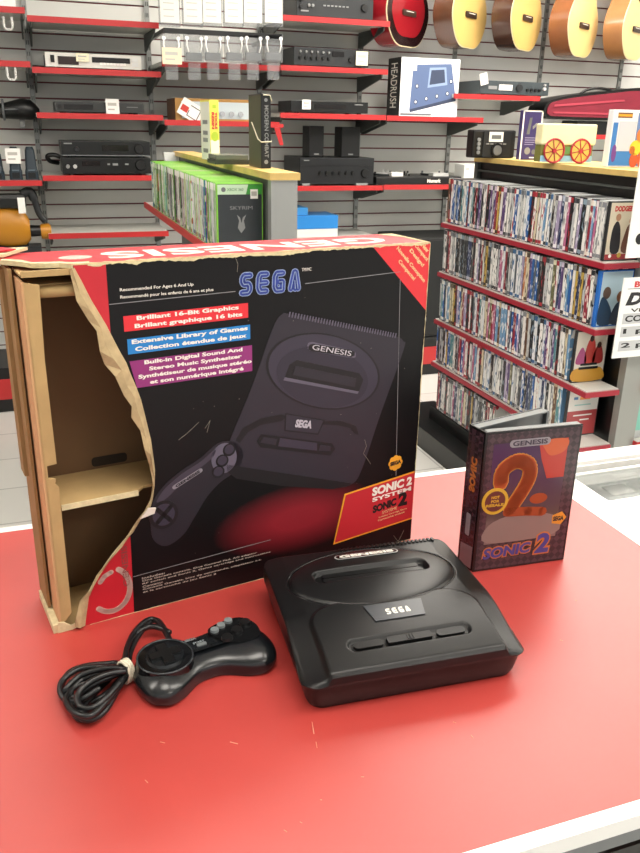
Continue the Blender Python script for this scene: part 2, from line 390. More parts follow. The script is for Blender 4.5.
b.prism(P+Qs[::-1], BH+.0011, BH+.0007, raw, lambda u, v, w: (u, v, w)); b.prism([(p[0]-.0, p[1]) for p in ((BW-.02, .08), (BW, .08), (BW, 0), (BW-.004, 0), (BW-.005, .05))], BH+.0011, BH+.0007, raw, lambda u, v, w: (u, v, w))
scf = mat('scuff_grey', '#8a8478', .8)
for i in range(26):   # small scuffs and creases
    u, v = random.uniform(.12, .44), random.uniform(.02, .37); s_ = random.uniform(.0006, .0014)
    b.prism([(u, v), (u+s_*.8, v+s_*.3), (u+s_*.3, v+s_*.8)], -.0003, -.0006, scf)
for pts in ([(.209, .3845), (.2115, .378), (.2105, .370)], [(.374, .156), (.377, .147), (.373, .138), (.381, .127), (.384, .122)], [(.140, .197), (.150, .203), (.163, .213)], [(.170, .205), (.176, .213), (.172, .2)], [(.425, .012), (.433, .001), (.441, .016)]):
    stroke(b, pts, .00035, -.0003, .0003, scf)
ex = [(-.010, .045), (.004, .030), (.012, .016), (.024, .010), (.036, .0085), (.045, .001), (.060, .0008)]
ein = [(x_+random.uniform(.001, .004), y_+random.uniform(.004, .010)) for x_, y_ in ex]
b.prism(ex+ein[::-1], BH+.0006, BH+.0016, raw, lambda u, v, w: (u, v, w))
b.prism([(-.016, .060), (-.006, .058), (.004, .070), (.016, .080), (.022, BD+.004), (-.012, BD+.006)], BH+.0006, BH+.0035, raw, lambda u, v, w: (u, v, w+abs(math.sin(u*300+v*200))*.003)); b.prism([(-.012, .066), (.0, .066), (.010, .078), (-.008, BD+.002)], BH+.0042, BH+.0058, bred, lambda u, v, w: (u, v, w+abs(math.sin(u*300+v*200))*.003))
b.build('worn_edges', box)
# printing
yf = -.0002
b = MB(); thin = mat('print_grey_line', '#8a8a8c', .5)
stroke(b, [(.0775, .3478), (.208, .3500)], .0007, yf, .0002, thin); b.build('printed_rule', box); b = MB(); stroke(b, [(.290, .3520), (.4128, .3565)], .0007, yf, .0002, thin); b.build('printed_rule', box); b = MB(); stroke(b, [(.4134, .3473), (.4234, .0981)], .0006, yf, .0002, thin); b.build('printed_rule', box); b = MB()
stroke(b, [(.081, .0455), (.247, .0499)], .0005, yf, .0002, thin); b.build('printed_rule', box)
b = MB(); block_logo(b, .2128, .2835, .3450, .3682, yf, mat('logo_blue', '#33479c', .4), mat('logo_pale', '#8fa2c8', .4), mat('logo_pale', ''), sh=.04); text(b, 'TM/MC', .2855, .297, .3655, .369, yf, ink_w); o = b.build('brand_logo', box)
b = MB(); text(b, 'Recommended For Ages 6 And Up', .0885, .163, .3585, .3625, yf, ink_w, .01); text(b, 'Recommandé pour les enfants de 6 ans et plus', .0885, .184, .3515, .3555, yf, ink_w, .01); b.build('age_lettering', box)
def bar(name, col, x0, x1, z0, z1, lines, lab, sk=0):
    q = MB(); q.prism([(x0, z0), (x1, z0+.0016), (x1, z1+.0018), (x0-sk, z1)], yf, yf-.0002, mat(name, col, .45)); o = q.build('slogan_bar', box); o['label'] = lab
    q = MB(); h = (z1-z0)/len(lines)
    for i, (s_, a, c) in enumerate(lines): text(q, s_, a, c, z1-h*(i+.86)+.0008, z1-h*(i+.12)+.0008, yf-.0002, ink_w, .035, rot=.012)
    q.build('lettering', o)
bar('bar_red', '#dc2a34', .0900, .2222, .3196, .3350, [('Brilliant 16-Bit Graphics', .103, .2115), ('Brillant graphique 16 bits', .1005, .2155)], 'red slogan bar')
bar('bar_blue', '#1d7fc8', .0922, .2243, .2962, .3117, [('Extensive Library of Games', .0965, .2215), ('Collection étendue de jeux', .0995, .220)], 'blue slogan bar')
bar('bar_purple', '#8c2a72', .0990, .2262, .2605, .2890, [('Built-in Digital Sound And', .108, .215), ('Stereo Music Synthesizer', .1125, .214), ('Synthétiseur de musique stéréo', .1010, .2255), ('et son numérique intégré', .1125, .216)], 'purple slogan bar', .006)
b = MB()
for i, s_ in enumerate(('Includes:', 'One Genesis console, One Control Pad, AC adaptor', 'RF switch and Sonic 2, Game cartridge and instructions', 'Contenu:', 'Console Genesis, bloc de commande, adaptateur c.a.', 'et la cartouche du jeu Sonic 2')):
    text(b, s_, .0905, .0905+len(s_)*.0029, .0395-i*.0036, .0420-i*.0036, yf, mat('ink_tan', '#b0a49a', .5), .01)
b.build('contents_lettering', box)
# printed console
pc = mat('print_console', '#25212c', .45); pc2 = mat('print_console_dark', '#0d0b10', .45); pc3 = mat('print_console_light', '#5d5868', .45); pc4 = mat('print_console_mid', '#332e3d', .45)
b = MB(); b.prism(catmull([(.262, .321), (.274, .3195), (.345, .300), (.408, .282), (.4226, .2735), (.4235, .262), (.395, .185), (.372, .118), (.358, .100), (.330, .101), (.262, .124), (.205, .146), (.1935, .158), (.196, .180), (.226, .245), (.250, .305)], 5), yf, yf-.0002, pc)
b.prism([(.1935, .158), (.358, .101), (.354, .0985), (.330, .099), (.262, .1175), (.205, .1385), (.194, .149)], yf-.0002, yf-.0004, pc2)
def ell(cx, cz, M_, m_, s=1, n=40): return [(cx+M_[0]*math.cos(t*2*PI/n)*s+m_[0]*math.sin(t*2*PI/n)*s, cz+M_[1]*math.cos(t*2*PI/n)*s+m_[1]*math.sin(t*2*PI/n)*s) for t in range(n)]
EM, Em = (.0745, -.0215), (.006, .0435)
b.prism(ell(.317, .249, EM, Em, 1), yf-.0002, yf-.0004, pc2); b.prism(ell(.317, .249, EM, Em, .96), yf-.0004, yf-.0006, pc4)
b.prism(ell(.315, .243, EM, Em, .80), yf-.0006, yf-.0008, mat('print_dome', '#2a2634', .45))
L = lambda s_, t_: (.317+s_*.0500+t_*.003, .243-s_*.0150+t_*.013)
b.prism([L(-.95, .5), L(-.8, 1), L(.85, .9), L(1, .4), L(.95, -.8), L(-1, -.7)], yf-.0008, yf-.001, pc2)
b.prism([L(-1, -.62), L(.95, -.72), L(.93, -.95), L(-1.02, -.9)], yf-.001, yf-.0012, pc3)
b.prism([L(-.8, .5), L(.8, .4), L(.82, -.4), L(-.82, -.3)], yf-.001, yf-.0012, mat('print_dark2', '#221f29', .45))
for i in range(40):
    f = i/39; u = .2695+f*.140; v = .3185-f*.0385; b.prism([(u, v-.0010), (u+.0016, v-.0014), (u+.0028, v+.0042), (u+.0012, v+.0046)], yf-.0004, yf-.0006, pc3)
b.prism([(.205, .185), (.214, .198), (.236, .206), (.262, .2065), (.268, .203), (.262, .1985), (.236, .198), (.220, .192), (.210, .181)], yf-.0002, yf-.0004, pc2)
b.prism([(.312, .190), (.340, .186), (.361, .176), (.365, .164), (.359, .166), (.352, .175), (.336, .181), (.312, .186)], yf-.0002, yf-.0004, pc2)
b.prism([(.2661, .2075), (.3182, .1906), (.3093, .1733), (.2649, .1859)], yf-.0002, yf-.0004, pc2); b.prism([(.2675, .2055), (.3155, .190), (.3083, .1755), (.2665, .187)], yf-.0004, yf-.0006, mat('print_badge', '#2a2733', .45))
text(b, 'SEGA', .279, .301, .1855, .1950, yf-.0006, mat('ink_silver', '#b6b2bc', .4), .05, rot=-.25)
Pq = lambda s_, t_: (.281+s_*.0505+t_*.002, .1655-s_*.0155+t_*.0080)
b.prism([Pq(-1, -.2), Pq(-.93, .9), Pq(.9, 1), Pq(1.02, .2), Pq(.93, -.9), Pq(-.88, -1)], yf-.0002, yf-.0004, pc2)
b.prism([Pq(-.45, -.5), Pq(-.45, .7), Pq(.5, .7), Pq(.55, -.4)], yf-.0004, yf-.0006, pc4); b.prism([Pq(-.9, -.3), Pq(-.85, .5), Pq(-.52, .5), Pq(-.52, -.4)], yf-.0004, yf-.0006, pc); b.prism([Pq(.6, -.4), Pq(.6, .5), Pq(.88, .5), Pq(.9, -.2)], yf-.0004, yf-.0006, pc)
cp = [(.293+.0, .2835), (.2945, .2860), (.299, .2865), (.352, .2705), (.3565, .267), (.3565, .2620), (.3520, .2610), (.297, .2765), (.293, .2795)]
b.prism(cp, yf-.0006, yf-.0008, pc3); b.prism([(c_[0]+(.325-c_[0])*.05, c_[1]+(.2738-c_[1])*.18) for c_ in cp], yf-.0008, yf-.001, pc2); text(b, 'GENESIS', .2985, .3515, .2708, .2768, yf-.0010, mat('ink_ash', '#c4c0c8', .5), .0, rot=-.265)
o = b.build('printed_console', box)
b = MB(); b.prism(catmull([(.107, .128), (.120, .146), (.140, .160), (.163, .171), (.182, .184), (.198, .185), (.211, .176), (.213, .160), (.203, .147), (.186, .138), (.170, .124), (.155, .103), (.140, .083), (.121, .074), (.108, .082), (.104, .098)], 5), yf, yf-.0002, mat('print_pad', '#1f1c25', .45))
b.prism(catmull([(.112, .130), (.122, .1435), (.142, .157), (.163, .167), (.180, .178), (.178, .170), (.160, .158), (.140, .145), (.122, .131)], 5), yf-.0002, yf-.0004, mat('print_sheen', '#3d3744', .45))
b.prism(disc(.1190, .1130, .0165, .0170), yf-.0004, yf-.0006, pc2); b.prism(disc(.1190, .1130, .0125, .0130), yf-.0006, yf-.0008, pc4)
stroke(b, [(.111, .105), (.127, .121)], .005, yf-.0008, .0002, pc2); stroke(b, [(.112, .121), (.126, .105)], .005, yf-.0008, .0002, pc2)
b.prism(disc(.191, .166, .0150, .0180), yf-.0002, yf-.0004, pc3)
for u, v in ((.1835, .1510), (.1885, .1635), (.1970, .1750)): b.prism(disc(u, v, .0075), yf-.0004, yf-.0006, pc2); b.prism(disc(u, v+.0006, .0055), yf-.0006, yf-.0008, pc4)
stroke(b, [(.1325, .143), (.163, .1570)], .0048, yf-.0004, .0002, mat('print_logo_grey', '#8b8790', .45)); text(b, 'GENESIS', .1325, .1632, .1484, .1517, yf-.0006, pc2, .04, rot=.43)
b.build('printed_control_pad', box)
# seal, corner flash, game strip
yl = mat('ink_yellow', '#e8a02c', .45)
b = MB(); 
for i in range(8): b.prism(disc(.4215+.0065*math.cos(i*PI/4), .116+.0065*math.sin(i*PI/4), .0042, None, 12), yf, yf-.0002, yl)
b.prism(disc(.4215, .116, .0085), yf-.0002, yf-.0004, yl); text(b, 'SEGA', .4135, .4298, .1135, .1190, yf-.0004, mat('ink_black', '#1a1210', .5), .06, rot=.1); b.build('quality_seal', box)
b = MB(); b.prism([(.3747, BH-.0005), (BW-.0004, BH-.0005), (BW-.0004, .3080)], yf, yf-.0002, mat('flash_red', '#d42c34', .45))
tanx = mat('ink_sand', '#dcc08c', .5)
for s_, cx, cz, l in [(s0, BW-.7071*d0-.001, BH-.7071*d0+.001, l0) for s0, d0, l0 in (('New', .0085, .012), ('Compact', .0160, .027), ('Design!', .0245, .028), ('Nouvelle Conception', .0350, .058), ('Compacte!', .0430, .033))]:
    text(b, s_, cx-l/2, cx+l/2, cz-.0028, cz+.0028, yf-.0002, tanx, .03, rot=-PI/4)
b.build('corner_flash', box)
b = MB(); b.prism([(.348, .0885), (BW-.0008, .0990), (BW-.0008, .0300), (.334, .0215)], yf, yf-.0002, yl); b.prism([(.3500, .0865), (BW-.0008, .0968), (BW-.0008, .0322), (.3362, .0238)], yf-.0002, yf-.0004, mat('strip_red', '#c02630', .45))
o = b.build('game_strip', box); q = MB(); text(q, 'SONIC 2', .388, .4485, .0785, .0905, yf-.0004, ink_w, .05, rot=.07, shear=.1); text(q, 'SYSTEM', .389, .4480, .0705, .0762, yf-.0004, ink_w, .03, rot=.07)
text(q, 'SONIC', .390, .4265, .0540, .0650, yf-.0004, mat('ink_black', ''), .06, rot=.12, shear=.1); text(q, '2', .4290, .4430, .0530, .0730, yf-.0004, MC['ink_black'], .06)
text(q, 'SYSTÈME', .405, .4275, .0490, .0540, yf-.0004, tanx, .0, rot=.1); text(q, 'Includes Cartridge Game', .400, .4430, .0445, .0470, yf-.0004, tanx, .0, rot=.08); text(q, 'Cartouche incluse', .399, .4400, .0405, .0430, yf-.0004, tanx, .0, rot=.08); q.build('lettering', o)
# faded big G and small vertical lettering on the lower red band
b = MB(); gm = mat('ink_pink', '#c9a49a', .55)
stroke(b, [(.0555+.021*math.cos(math.radians(a)), .0360+.0265*math.sin(math.radians(a))) for a in range(62, -135, -14)], .0062, yf-.0004, .0002, gm); stroke(b, [(.0575, .058), (.0500, .0550), (.0450, .0490)], .0055, yf-.0004, .0002, gm)
text(b, 'GENESIS', .0480, .0980, .0610-.0035, .0610+.0035, yf-.0004, mat('ink_dull_red', '#8e3c3a', .5), .02, rot=PI/2)
b.build('side_lettering', box)
# lettering on the top
tf = lambda u, v, w: (u, v, BH+.0006-(w)-.0)
b = MB(); text(b, 'GENESIS', .085, .415, .020, .062, 0, mat('ink_cream', '#f0e2d2', .5), .02, .0003, tf, flip=True); b.prism(disc(.058, .040, .016, .012), 0, -.0003, gm, tf); b.build('top_lettering', box)

# ------------------------------------------------------------------ console
con = thing('game_console', 'black game console with oval lid standing in front of the torn box', 'console', (.3120, .6605, CT+.0003), math.radians(-3.4))
cbk = mat('console_shell', '#0a0b0c', .36, spec=.42, bump=.05, bscale=900); cgl = mat('console_gloss', '#0d0e10', .16); cdk = mat('console_recess', '#0a0b0c', .5)
HX, HY = .1145, .1045
def sm(t): t = max(0, min(1, t)); return t*t*(3-2*t)
def Hc(x, y, slot=True):
    f = sm((-.010-y)/.095)
    b0 = .0500-.0140*f
    ax = abs(x); b0 -= max(0, ax-.090)/.02*(.003+.003*f)
    # hood
    dx = max(0, ax-.058)/.030; dy = max(0, y+.040)/.030; d = math.hypot(dx, dy) if (dx > 0 or dy > 0) else 0
    hz = .0530-.0120*max(0, (-.012-y)/.093)**1.7
    k = 1-sm((d-1)/.16); b0 = b0+(max(b0, hz)-b0)*k
    r = math.hypot(x/.094, (y-.038)/.0555)
    if r < 1: b0 = .0500+.0050*math.sqrt(1-r*r)
    g = abs(r-1)
    if g < .03 and y > -.02: b0 -= .0016*(1-g/.03)
    if slot:
        qx = max(0, ax-.058)/.008; qy = max(0, abs(y-.043)-.004)/.008; q_ = math.hypot(qx, qy)
        b0 -= .006*(1-sm((q_-.75)/.3))
        qx = max(0, ax-.057)/.0065; qy = max(0, abs(y+.073)-.001)/.0065; q_ = math.hypot(qx, qy)
        b0 -= .0035*(1-sm((q_-.8)/.3))
    e = min(HX-ax, HY-abs(y)); b0 -= .003*(1-min(1, max(0, e)/.005))**2
    return b0
NX, NY = 176, 168; V = []
def mapc(u, v):
    x, y = u*HX, v*HY; r = .016; qx, qy = abs(x)-(HX-r), abs(y)-(HY-r)
    if qx > 0 and qy > 0:
        k = max(qx, qy)/math.hypot(qx, qy); x = math.copysign(HX-r+qx*k, x); y = math.copysign(HY-r+qy*k, y)
    x *= 1-.035*(v+1)/2 if v > 0 else 1-.0175*(1+v)
    return x, y
for j in range(NY+1):
    for i in range(NX+1):
        x, y = mapc(i/NX*2-1, j/NY*2-1); V.append((x, y, Hc(x, y)))
F = [(j*(NX+1)+i, j*(NX+1)+i+1, (j+1)*(NX+1)+i+1, (j+1)*(NX+1)+i) for j in range(NY) for i in range(NX)]
b = MB(); b.add(V, F, cbk, True)
idx = [i for i in range(NX+1)]+[j*(NX+1)+NX for j in range(1, NY+1)]+[NY*(NX+1)+i for i in range(NX-1, -1, -1)]+[j*(NX+1) for j in range(NY-1, 0, -1)]
top = [Vector(V[i]) for i in idx]
def lay(z, ins, fr=0): return [Vector((p.x*(1-ins/HX), p.y*(1-ins/HY)+(fr if p.y < -.09 else 0), min(z, p.z))) for p in top]
b.rings([top, lay(.0320, -.0006), lay(.0285, -.0004), lay(.0270, .0018), lay(.006, .0055, .000), lay(.0, .0080, .000)], cbk, False, True)
b.build('shell', con)
hf = lambda u, v, w: (u, v, Hc(u, v, False)-w)
# cartridge flaps, badges, switches, vents, ports
b = MB()
b.prism(rrect(-.056, .056, .0435, .0505, .002), .0055, .003, cbk, lambda u, v, w: (u, v, Hc(u, .043, False)-w)); b.prism(rrect(-.056, .056, .0355, .0430, .002), .0058, .0034, cbk, lambda u, v, w: (u, v, Hc(u, .043, False)-w)); b.build('cartridge_flap', con)
b = MB(); R_ = []
for i in range(72):
    a = i*2*PI/72; R_.append((.0955*math.cos(a), .038+.0570*math.sin(a), Hc(.0955*math.cos(a), .038+.0570*math.sin(a), False)-.0002))
b.tube(R_, .0009, cgl, 6, close=True); b.build('lid_ring', con)
def stadium(x0, x1, y0, y1): return rrect(x0, x1, y0, y1, (y1-y0)*.49, 6)
b = MB(); b.prism(stadium(-.032, .044, .0715, .0830), 0, -.0006, silver, lambda u, v, w: (u, v, Hc(.006, .0775, False)-(v-.0775)*.16-w)); fnb = lambda u, v, w: (u, v, Hc(.006, .0775, False)-(v-.0775)*.16-w)
b.prism(stadium(-.0307, .0427, .0726, .0819), -.0006, -.0008, cgl, fnb); o = b.build('name_badge', con); o['label'] = 'silver rimmed oval name badge'
q = MB(); text(q, 'GENESIS', -.0265, .0385, .0740, .0806, -.0008, ink_w, .045, .0002, fnb); q.build('lettering', o)
b = MB(); sg = lambda u, v, w: (u, v, Hc(0, -.035, False)+(v+.035)*.10-w)
b.prism([(-.0265, -.047), (.0265, -.047), (.0315, -.0225), (-.0315, -.0225)], .0, -.0012, mat('badge_grey', '#3a3d42', .3), sg); o = b.build('brand_badge', con); q = MB(); block_logo(q, -.0120, .0140, -.0400, -.0315, -.0012, ink_w, fn=sg); q.build('lettering', o)
b = MB(); sw = lambda u, v, w: (u, v, Hc(0, -.073, False)+(v+.073)*.15-w)
b.prism(rrect(-.024, .022, -.0775, -.0690, .001), .0035, -.0004, cbk, sw)
for u in (-.003, 0, .003): b.prism([(u-.0006, -.0765), (u+.0006, -.0765), (u+.0006, -.070), (u-.0006, -.070)], -.0004, -.0010, cdk, sw)
b.build('centre_bridge', con)
b = MB(); b.prism(stadium(-.058, -.028, -.0775, -.0690), .0035, .0006, cbk, sw); b.build('power_switch', con)
b = MB(); b.prism(stadium(.028, .058, -.0775, -.0690), .0035, .0006, cbk, sw); b.build('reset_button', con)
b = MB()
for i in range(24): u = -.02+i*.005; b.box(u, u+.0025, .0945, .1005, .0470, .0515, cdk if i % 1 else cbk)
b.build('rear_vent', con)
for u in (-.045, .005): 
    q = MB(); q.prism(rrect(u-.013, u+.013, .008, .019, .003), -HY+.0090, -HY+.0052, cdk); q.prism(rrect(u-.010, u+.010, .0105, .0165, .003), -HY+.0052, -HY+.0049, blk); q.build('controller_port', con)

# ------------------------------------------------------------------ control pad
pad = thing('control_pad', 'black game controller with coiled cable lying left of the console', 'game controller', (.118, .661, CT+.0003), math.radians(11))
pbk = mat('pad_shell', '#121518', .26, spec=.55); pgl = mat('pad_gloss', '#0c0d0f', .12)
half = [(0, .034), (.022, .036), (.045, .035), (.062, .025), (.0705, .006), (.0705, -.016), (.065, -.031), (.052, -.039), (.038, -.036), (.027, -.029), (.014, -.021), (0, -.019)]
out = half+[(-x, y) for x, y in half[::-1][1:-1]]
out = catmull([Vector(p) for p in out], 5)
def dist(x, y):
    m = 1; 
    for i in range(len(out)):
        a = out[i]; c = out[(i+1) % len(out)]; d = c-a; t_ = max(0, min(1, ((x-a.x)*d.x+(y-a.y)*d.y)/max(d.length_squared, 1e-12))); m = min(m, math.hypot(x-a.x-d.x*t_, y-a.y-d.y*t_))
    return m
def Hp(x, y):
    s_ = min(1, dist(x, y)/.024); return .011+.0115*math.sqrt(max(0, 1-(1-s_)**2))+.003*sm((abs(x)-.02)/.03)*s_
rg = []
for s_ in (0, .03, .08, .16, .27, .4, .55, .7, .85, 1.0):
    r_ = []
    for p in out:
        c = Vector((max(-.047, min(.047, p.x)), .007-.010*sm(abs(p.x)/.05))); v = p.lerp(c, s_); r_.append(Vector((v.x, v.y, Hp(v.x, v.y) if s_ > 0 else .011)))
    rg.append(r_)
low = [[Vector((p.x*k1, p.y*k1, z_)) for p in out] for k1, z_ in ((.90, .0), (.975, .0025), (1.0, .0070))]
b = MB(); b.rings(low+rg, pbk, True, True); b.build('shell', pad)
b = MB(); c0 = Vector((-.0385, .005)); zt = Hp(-.0385, .005)
b.cyl((c0.x, c0.y, zt-.006), .0290, .0065, pgl, seg=40, r2=.0275); b.tube([(c0.x+.0268*math.cos(a*PI/24), c0.y+.0268*math.sin(a*PI/24), zt+.0006) for a in range(48)], .0012, mat('pad_ring_highlight', '#2a2e31', .15), 6, close=True); o = b.build('direction_dish', pad)  # paler ring added round the dish to carry its rim highlight
q = MB(); q.cyl((c0.x, c0.y, zt+.0005), .0195, .0025, pbk, seg=32, r2=.018)
k1, k2 = .0048, .0150
q.prism([(c0.x+x, c0.y+y) for x, y in ((k1, k1), (k1, k2), (-k1, k2), (-k1, k1), (-k2, k1), (-k2, -k1), (-k1, -k1), (-k1, -k2), (k1, -k2), (k1, -k1), (k2, -k1), (k2, k1))], zt+.003, zt+.0056, blk, lambda u, v, w: (u, v, w))
q.build('direction_pad', pad)
b = MB(); b.prism(catmull([(.014, .024), (.030, .031), (.052, .030), (.062, .014), (.060, -.004), (.048, -.012), (.030, -.006), (.018, .008)], 5), Hp(.04, .01)-.003, Hp(.04, .01)+.0008, pgl, lambda u, v, w: (u, v, w)); b.build('button_plate', pad)
zt = Hp(.04, .01)+.0008
for u, v in ((.026, .002), (.040, .009), (.053, .017)): b = MB(); b.cyl((u, v, zt), .0062, .0030, blk, seg=24, r2=.0056); b.build('round_button', pad)
gb = mat('pad_button_grey', '#6f7678', .35)
for u, v in ((.020, .020), (.029, .0245), (.039, .0285)): b = MB(); b.cyl((u, v, zt-.0005), .0046, .0030, gb, seg=20, r2=.0042); o = b.build('small_button', pad); o['label'] = 'small grey round button'
b = MB(); z_ = Hp(0, .012)+.0001; b.prism(rrect(-.004, .006, .006, .0105, .0015), z_+.0, z_+.0015, midg, lambda u, v, w: (u, v, w)); b.build('start_button', pad)
b = MB(); z_ = Hp(-.006, .016)+.0006; pf = lambda u, v, w: (u, v, z_-w); text(b, 'SEGA', -.012, .000, .0195, .0235, 0, midg, .05, .0003, pf); text(b, 'START', -.006, .006, .0125, .0150, 0, mat('ink_dim', '#9aa0a4', .5), .0, .0003, pf); b.build('lettering', pad)
# cable: leaves the top edge, then loops gathered by a tie left of the pad
inv = Matrix.Rotation(-math.radians(11), 4, 'Z') @ Matrix.Translation(-Vector((.118, .661, CT+.0003)))
def W(px, py, z_): return inv @ onZ(px, py, CT+z_)
cab = mat('cable_black', '#101113', .35)
b = MB()
def loop(pts, r=.0030): b.tube(catmull([W(*p) for p in pts], 7, False), r, cab, 8)
loop([(170, 633, .012), (160, 628, .012), (148, 627, .012), (136, 634, .012), (128, 648, .010), (122, 664, .008), (112, 676, .006), (98, 690, .006), (84, 706, .006), (80, 716, .006), (90, 720, .006), (104, 712, .008), (114, 696, .010), (124, 676, .012)])
loop([(124, 676, .014), (118, 664, .012), (106, 664, .010), (86, 666, .008), (70, 672, .006), (62, 684, .006), (63, 694, .006), (72, 698, .008), (88, 690, .010), (106, 678, .014), (124, 670, .014)])
loop([(126, 668, .018), (112, 670, .018), (96, 674, .016), (82, 680, .012), (72, 690, .010), (70, 702, .008), (78, 712, .010), (94, 708, .014), (110, 694, .016), (124, 676, .016)])
loop([(128, 672, .006), (116, 684, .004), (102, 704, .004), (92, 716, .004), (80, 719, .004), (73, 710, .006), (78, 696, .012), (94, 684, .018), (112, 676, .020), (126, 670, .019)])
loop([(128, 668, .010), (130, 654, .010), (136, 640, .010), (146, 626, .010), (156, 620, .009), (163, 627, .010), (170, 640, .010), (176, 648, .010)])
loop([(126, 668, .016), (126, 652, .016), (132, 636, .014), (142, 624, .014), (152, 619, .012), (161, 625, .012), (168, 637, .012), (174, 646, .011)])
loop([(127, 670, .021), (114, 668, .022), (98, 670, .020), (80, 676, .016), (67, 688, .012), (64, 696, .006), (76, 706, .003), (96, 700, .003), (114, 688, .004), (126, 678, .006)])
loop([(126, 670, .010), (112, 674, .009), (92, 680, .009), (74, 688, .010), (66, 700, .011), (74, 712, .013), (90, 716, .014), (104, 704, .015), (118, 688, .015), (127, 674, .014)])
loop([(126, 671, .022), (108, 674, .024), (90, 682, .022), (78, 694, .018), (80, 706, .015), (92, 708, .015), (106, 698, .018), (120, 682, .020)])
loop([(125, 669, .012), (104, 667, .015), (80, 669, .014), (64, 679, .012), (60, 690, .010), (66, 700, .008), (80, 700, .012), (100, 688, .018)])
b.build('cable', pad)
b = MB(); tc_ = W(126, 671, .0125); ax_ = (W(136, 667, .0125)-W(116, 680, .0125)).normalized(); up_ = Vector((0, 0, 1)); sd_ = ax_.cross(up_).normalized()
for off in (-.0028, 0, .0028): b.tube([tc_+ax_*off+sd_*.0085*math.cos(a*PI/10)+up_*.0115*math.sin(a*PI/10) for a in range(20)], .0017, mat('tie_cream', '#cfc6b0', .6), 6, close=True)
o = b.build('cable_tie', pad); o['label'] = 'cream rubber band around the cable'

# ------------------------------------------------------------------ game case
gc = thing('game_case', 'open purple and orange boxed game case standing right of the console', 'game case', (.4680, .7430, CT+.0003), math.radians(-3.4))
GW, GH, GD = .1280, .185, .030
casep = mat('case_plastic', '#101012', .25); caseg = mat('case_rim_grey', '#5d6365', .35)
def cover_mat():
    m = bpy.data.materials.new('cover_checker'); m.use_nodes = True; nt = m.node_tree; b = nt.nodes['Principled BSDF']
    tc = nt.nodes.new('ShaderNodeTexCoord'); ck = nt.nodes.new('ShaderNodeTexChecker'); ck.inputs['Scale'].default_value = 150; ck.inputs['Color1'].default_value = rgb('#2e2228'); ck.inputs['Color2'].default_value = rgb('#443239')
    mp = nt.nodes.new('ShaderNodeMapping'); mp.inputs['Rotation'].default_value = (0, PI/4, 0); mp.inputs['Location'].default_value = (0, .0031, 0)
    nt.links.new(tc.outputs['Object'], mp.inputs[0]); nt.links.new(mp.outputs[0], ck.inputs[0]); nt.links.new(ck.outputs[0], b.inputs['Base Color']); b.inputs['Roughness'].default_value = .22; return m
chk = cover_mat()
b = MB(); b.bbox(0, GW, 0, .0025, 0, GH, casep, .001); b.box(.004, GW-.001, .0025, .012, .001, .003, casep); b.box(.004, GW-.001, .0025, .012, GH-.003, GH-.001, caseg); b.box(GW-.003, GW-.001, .0025, .012, .003, GH-.003, casep); b.build('front_cover', gc)
Ms = Matrix.Translation((0, .0028, 0)) @ Matrix.Rotation(math.radians(12), 4, 'Z') @ Matrix.Translation((0, -.0028, 0))
b = MB(Ms); b.bbox(-.0005, .002, .0028, GD, 0, GH, casep, .001); o = b.build('spine', gc)
Mr = Matrix.Translation((-.0055, GD-.0005, 0)) @ Matrix.Rotation(math.radians(17), 4, 'Z') @ Matrix.Scale(.95, 4, (1, 0, 0))
b = MB(Mr); b.bbox(0, GW, -.001, .0015, 0, GH, casep, .001); b.box(.002, GW-.001, -.0125, -.001, GH-.003, GH-.001, caseg); b.box(.002, GW-.001, -.0125, -.001, .001, .003, casep); b.box(GW-.004, GW-.001, -.0125, -.001, .003, GH-.003, caseg); b.box(.004, GW-.005, -.0075, -.0045, .004, GH-.0045, caseg); b.build('back_cover', gc)
b = MB(); b.box(.003, GW-.003, -.0003, 0, .003, GH-.003, chk); co = b.build('cover_sheet', gc)
X = lambda f: f*GW
Zf = lambda f: GH*(1-f)
def art_mat():
    m = bpy.data.materials.new('cover_picture'); m.use_nodes = True; nt = m.node_tree; b = nt.nodes['Principled BSDF']
    tc = nt.nodes.new('ShaderNodeTexCoord'); sx = nt.nodes.new('ShaderNodeSeparateXYZ'); nt.links.new(tc.outputs['Object'], sx.inputs[0])
    mr = nt.nodes.new('ShaderNodeMapRange'); mr.inputs[1].default_value = .03; mr.inputs[2].default_value = .17; nt.links.new(sx.outputs['Z'], mr.inputs[0])
    r = nt.nodes.new('ShaderNodeValToRGB'); e = r.color_ramp.elements; e[0].color = rgb('#7c6660'); e[1].color = rgb('#3a1c44')
    for p_, c_ in ((.30, '#7d6a68'), (.42, '#4c403c'), (.6, '#443440')): x_ = e.new(p_); x_.color = rgb(c_)
    n = nt.nodes.new('ShaderNodeTexNoise'); n.inputs['Scale'].default_value = 45; nt.links.new(tc.outputs['Object'], n.inputs[0])
    ad = nt.nodes.new('ShaderNodeMath'); ad.operation = 'MULTIPLY_ADD'; ad.inputs[1].default_value = .25; nt.links.new(n.outputs['Fac'], ad.inputs[0]); nt.links.new(mr.outputs[0], ad.inputs[2])
    nt.links.new(ad.outputs[0], r.inputs[0]); nt.links.new(r.outputs[0], b.inputs['Base Color']); b.inputs['Roughness'].default_value = .22; return m
b = MB(); b.box(X(.09), X(.86), -.0005, -.0003, Zf(.80), Zf(.085), art_mat())
orr = mat('art_red', '#a8362a', .25); oro = mat('art_orange', '#b8552c', .25)
b.prism([(X(.55), Zf(.085)), (X(.86), Zf(.085)), (X(.86), Zf(.36)), (X(.68), Zf(.36)), (X(.60), Zf(.22))], -.0005, -.0007, orr)
b.prism(catmull([(X(.60), Zf(.09)), (X(.85), Zf(.09)), (X(.84), Zf(.17)), (X(.70), Zf(.20)), (X(.62), Zf(.15))], 4), -.0007, -.0009, oro)
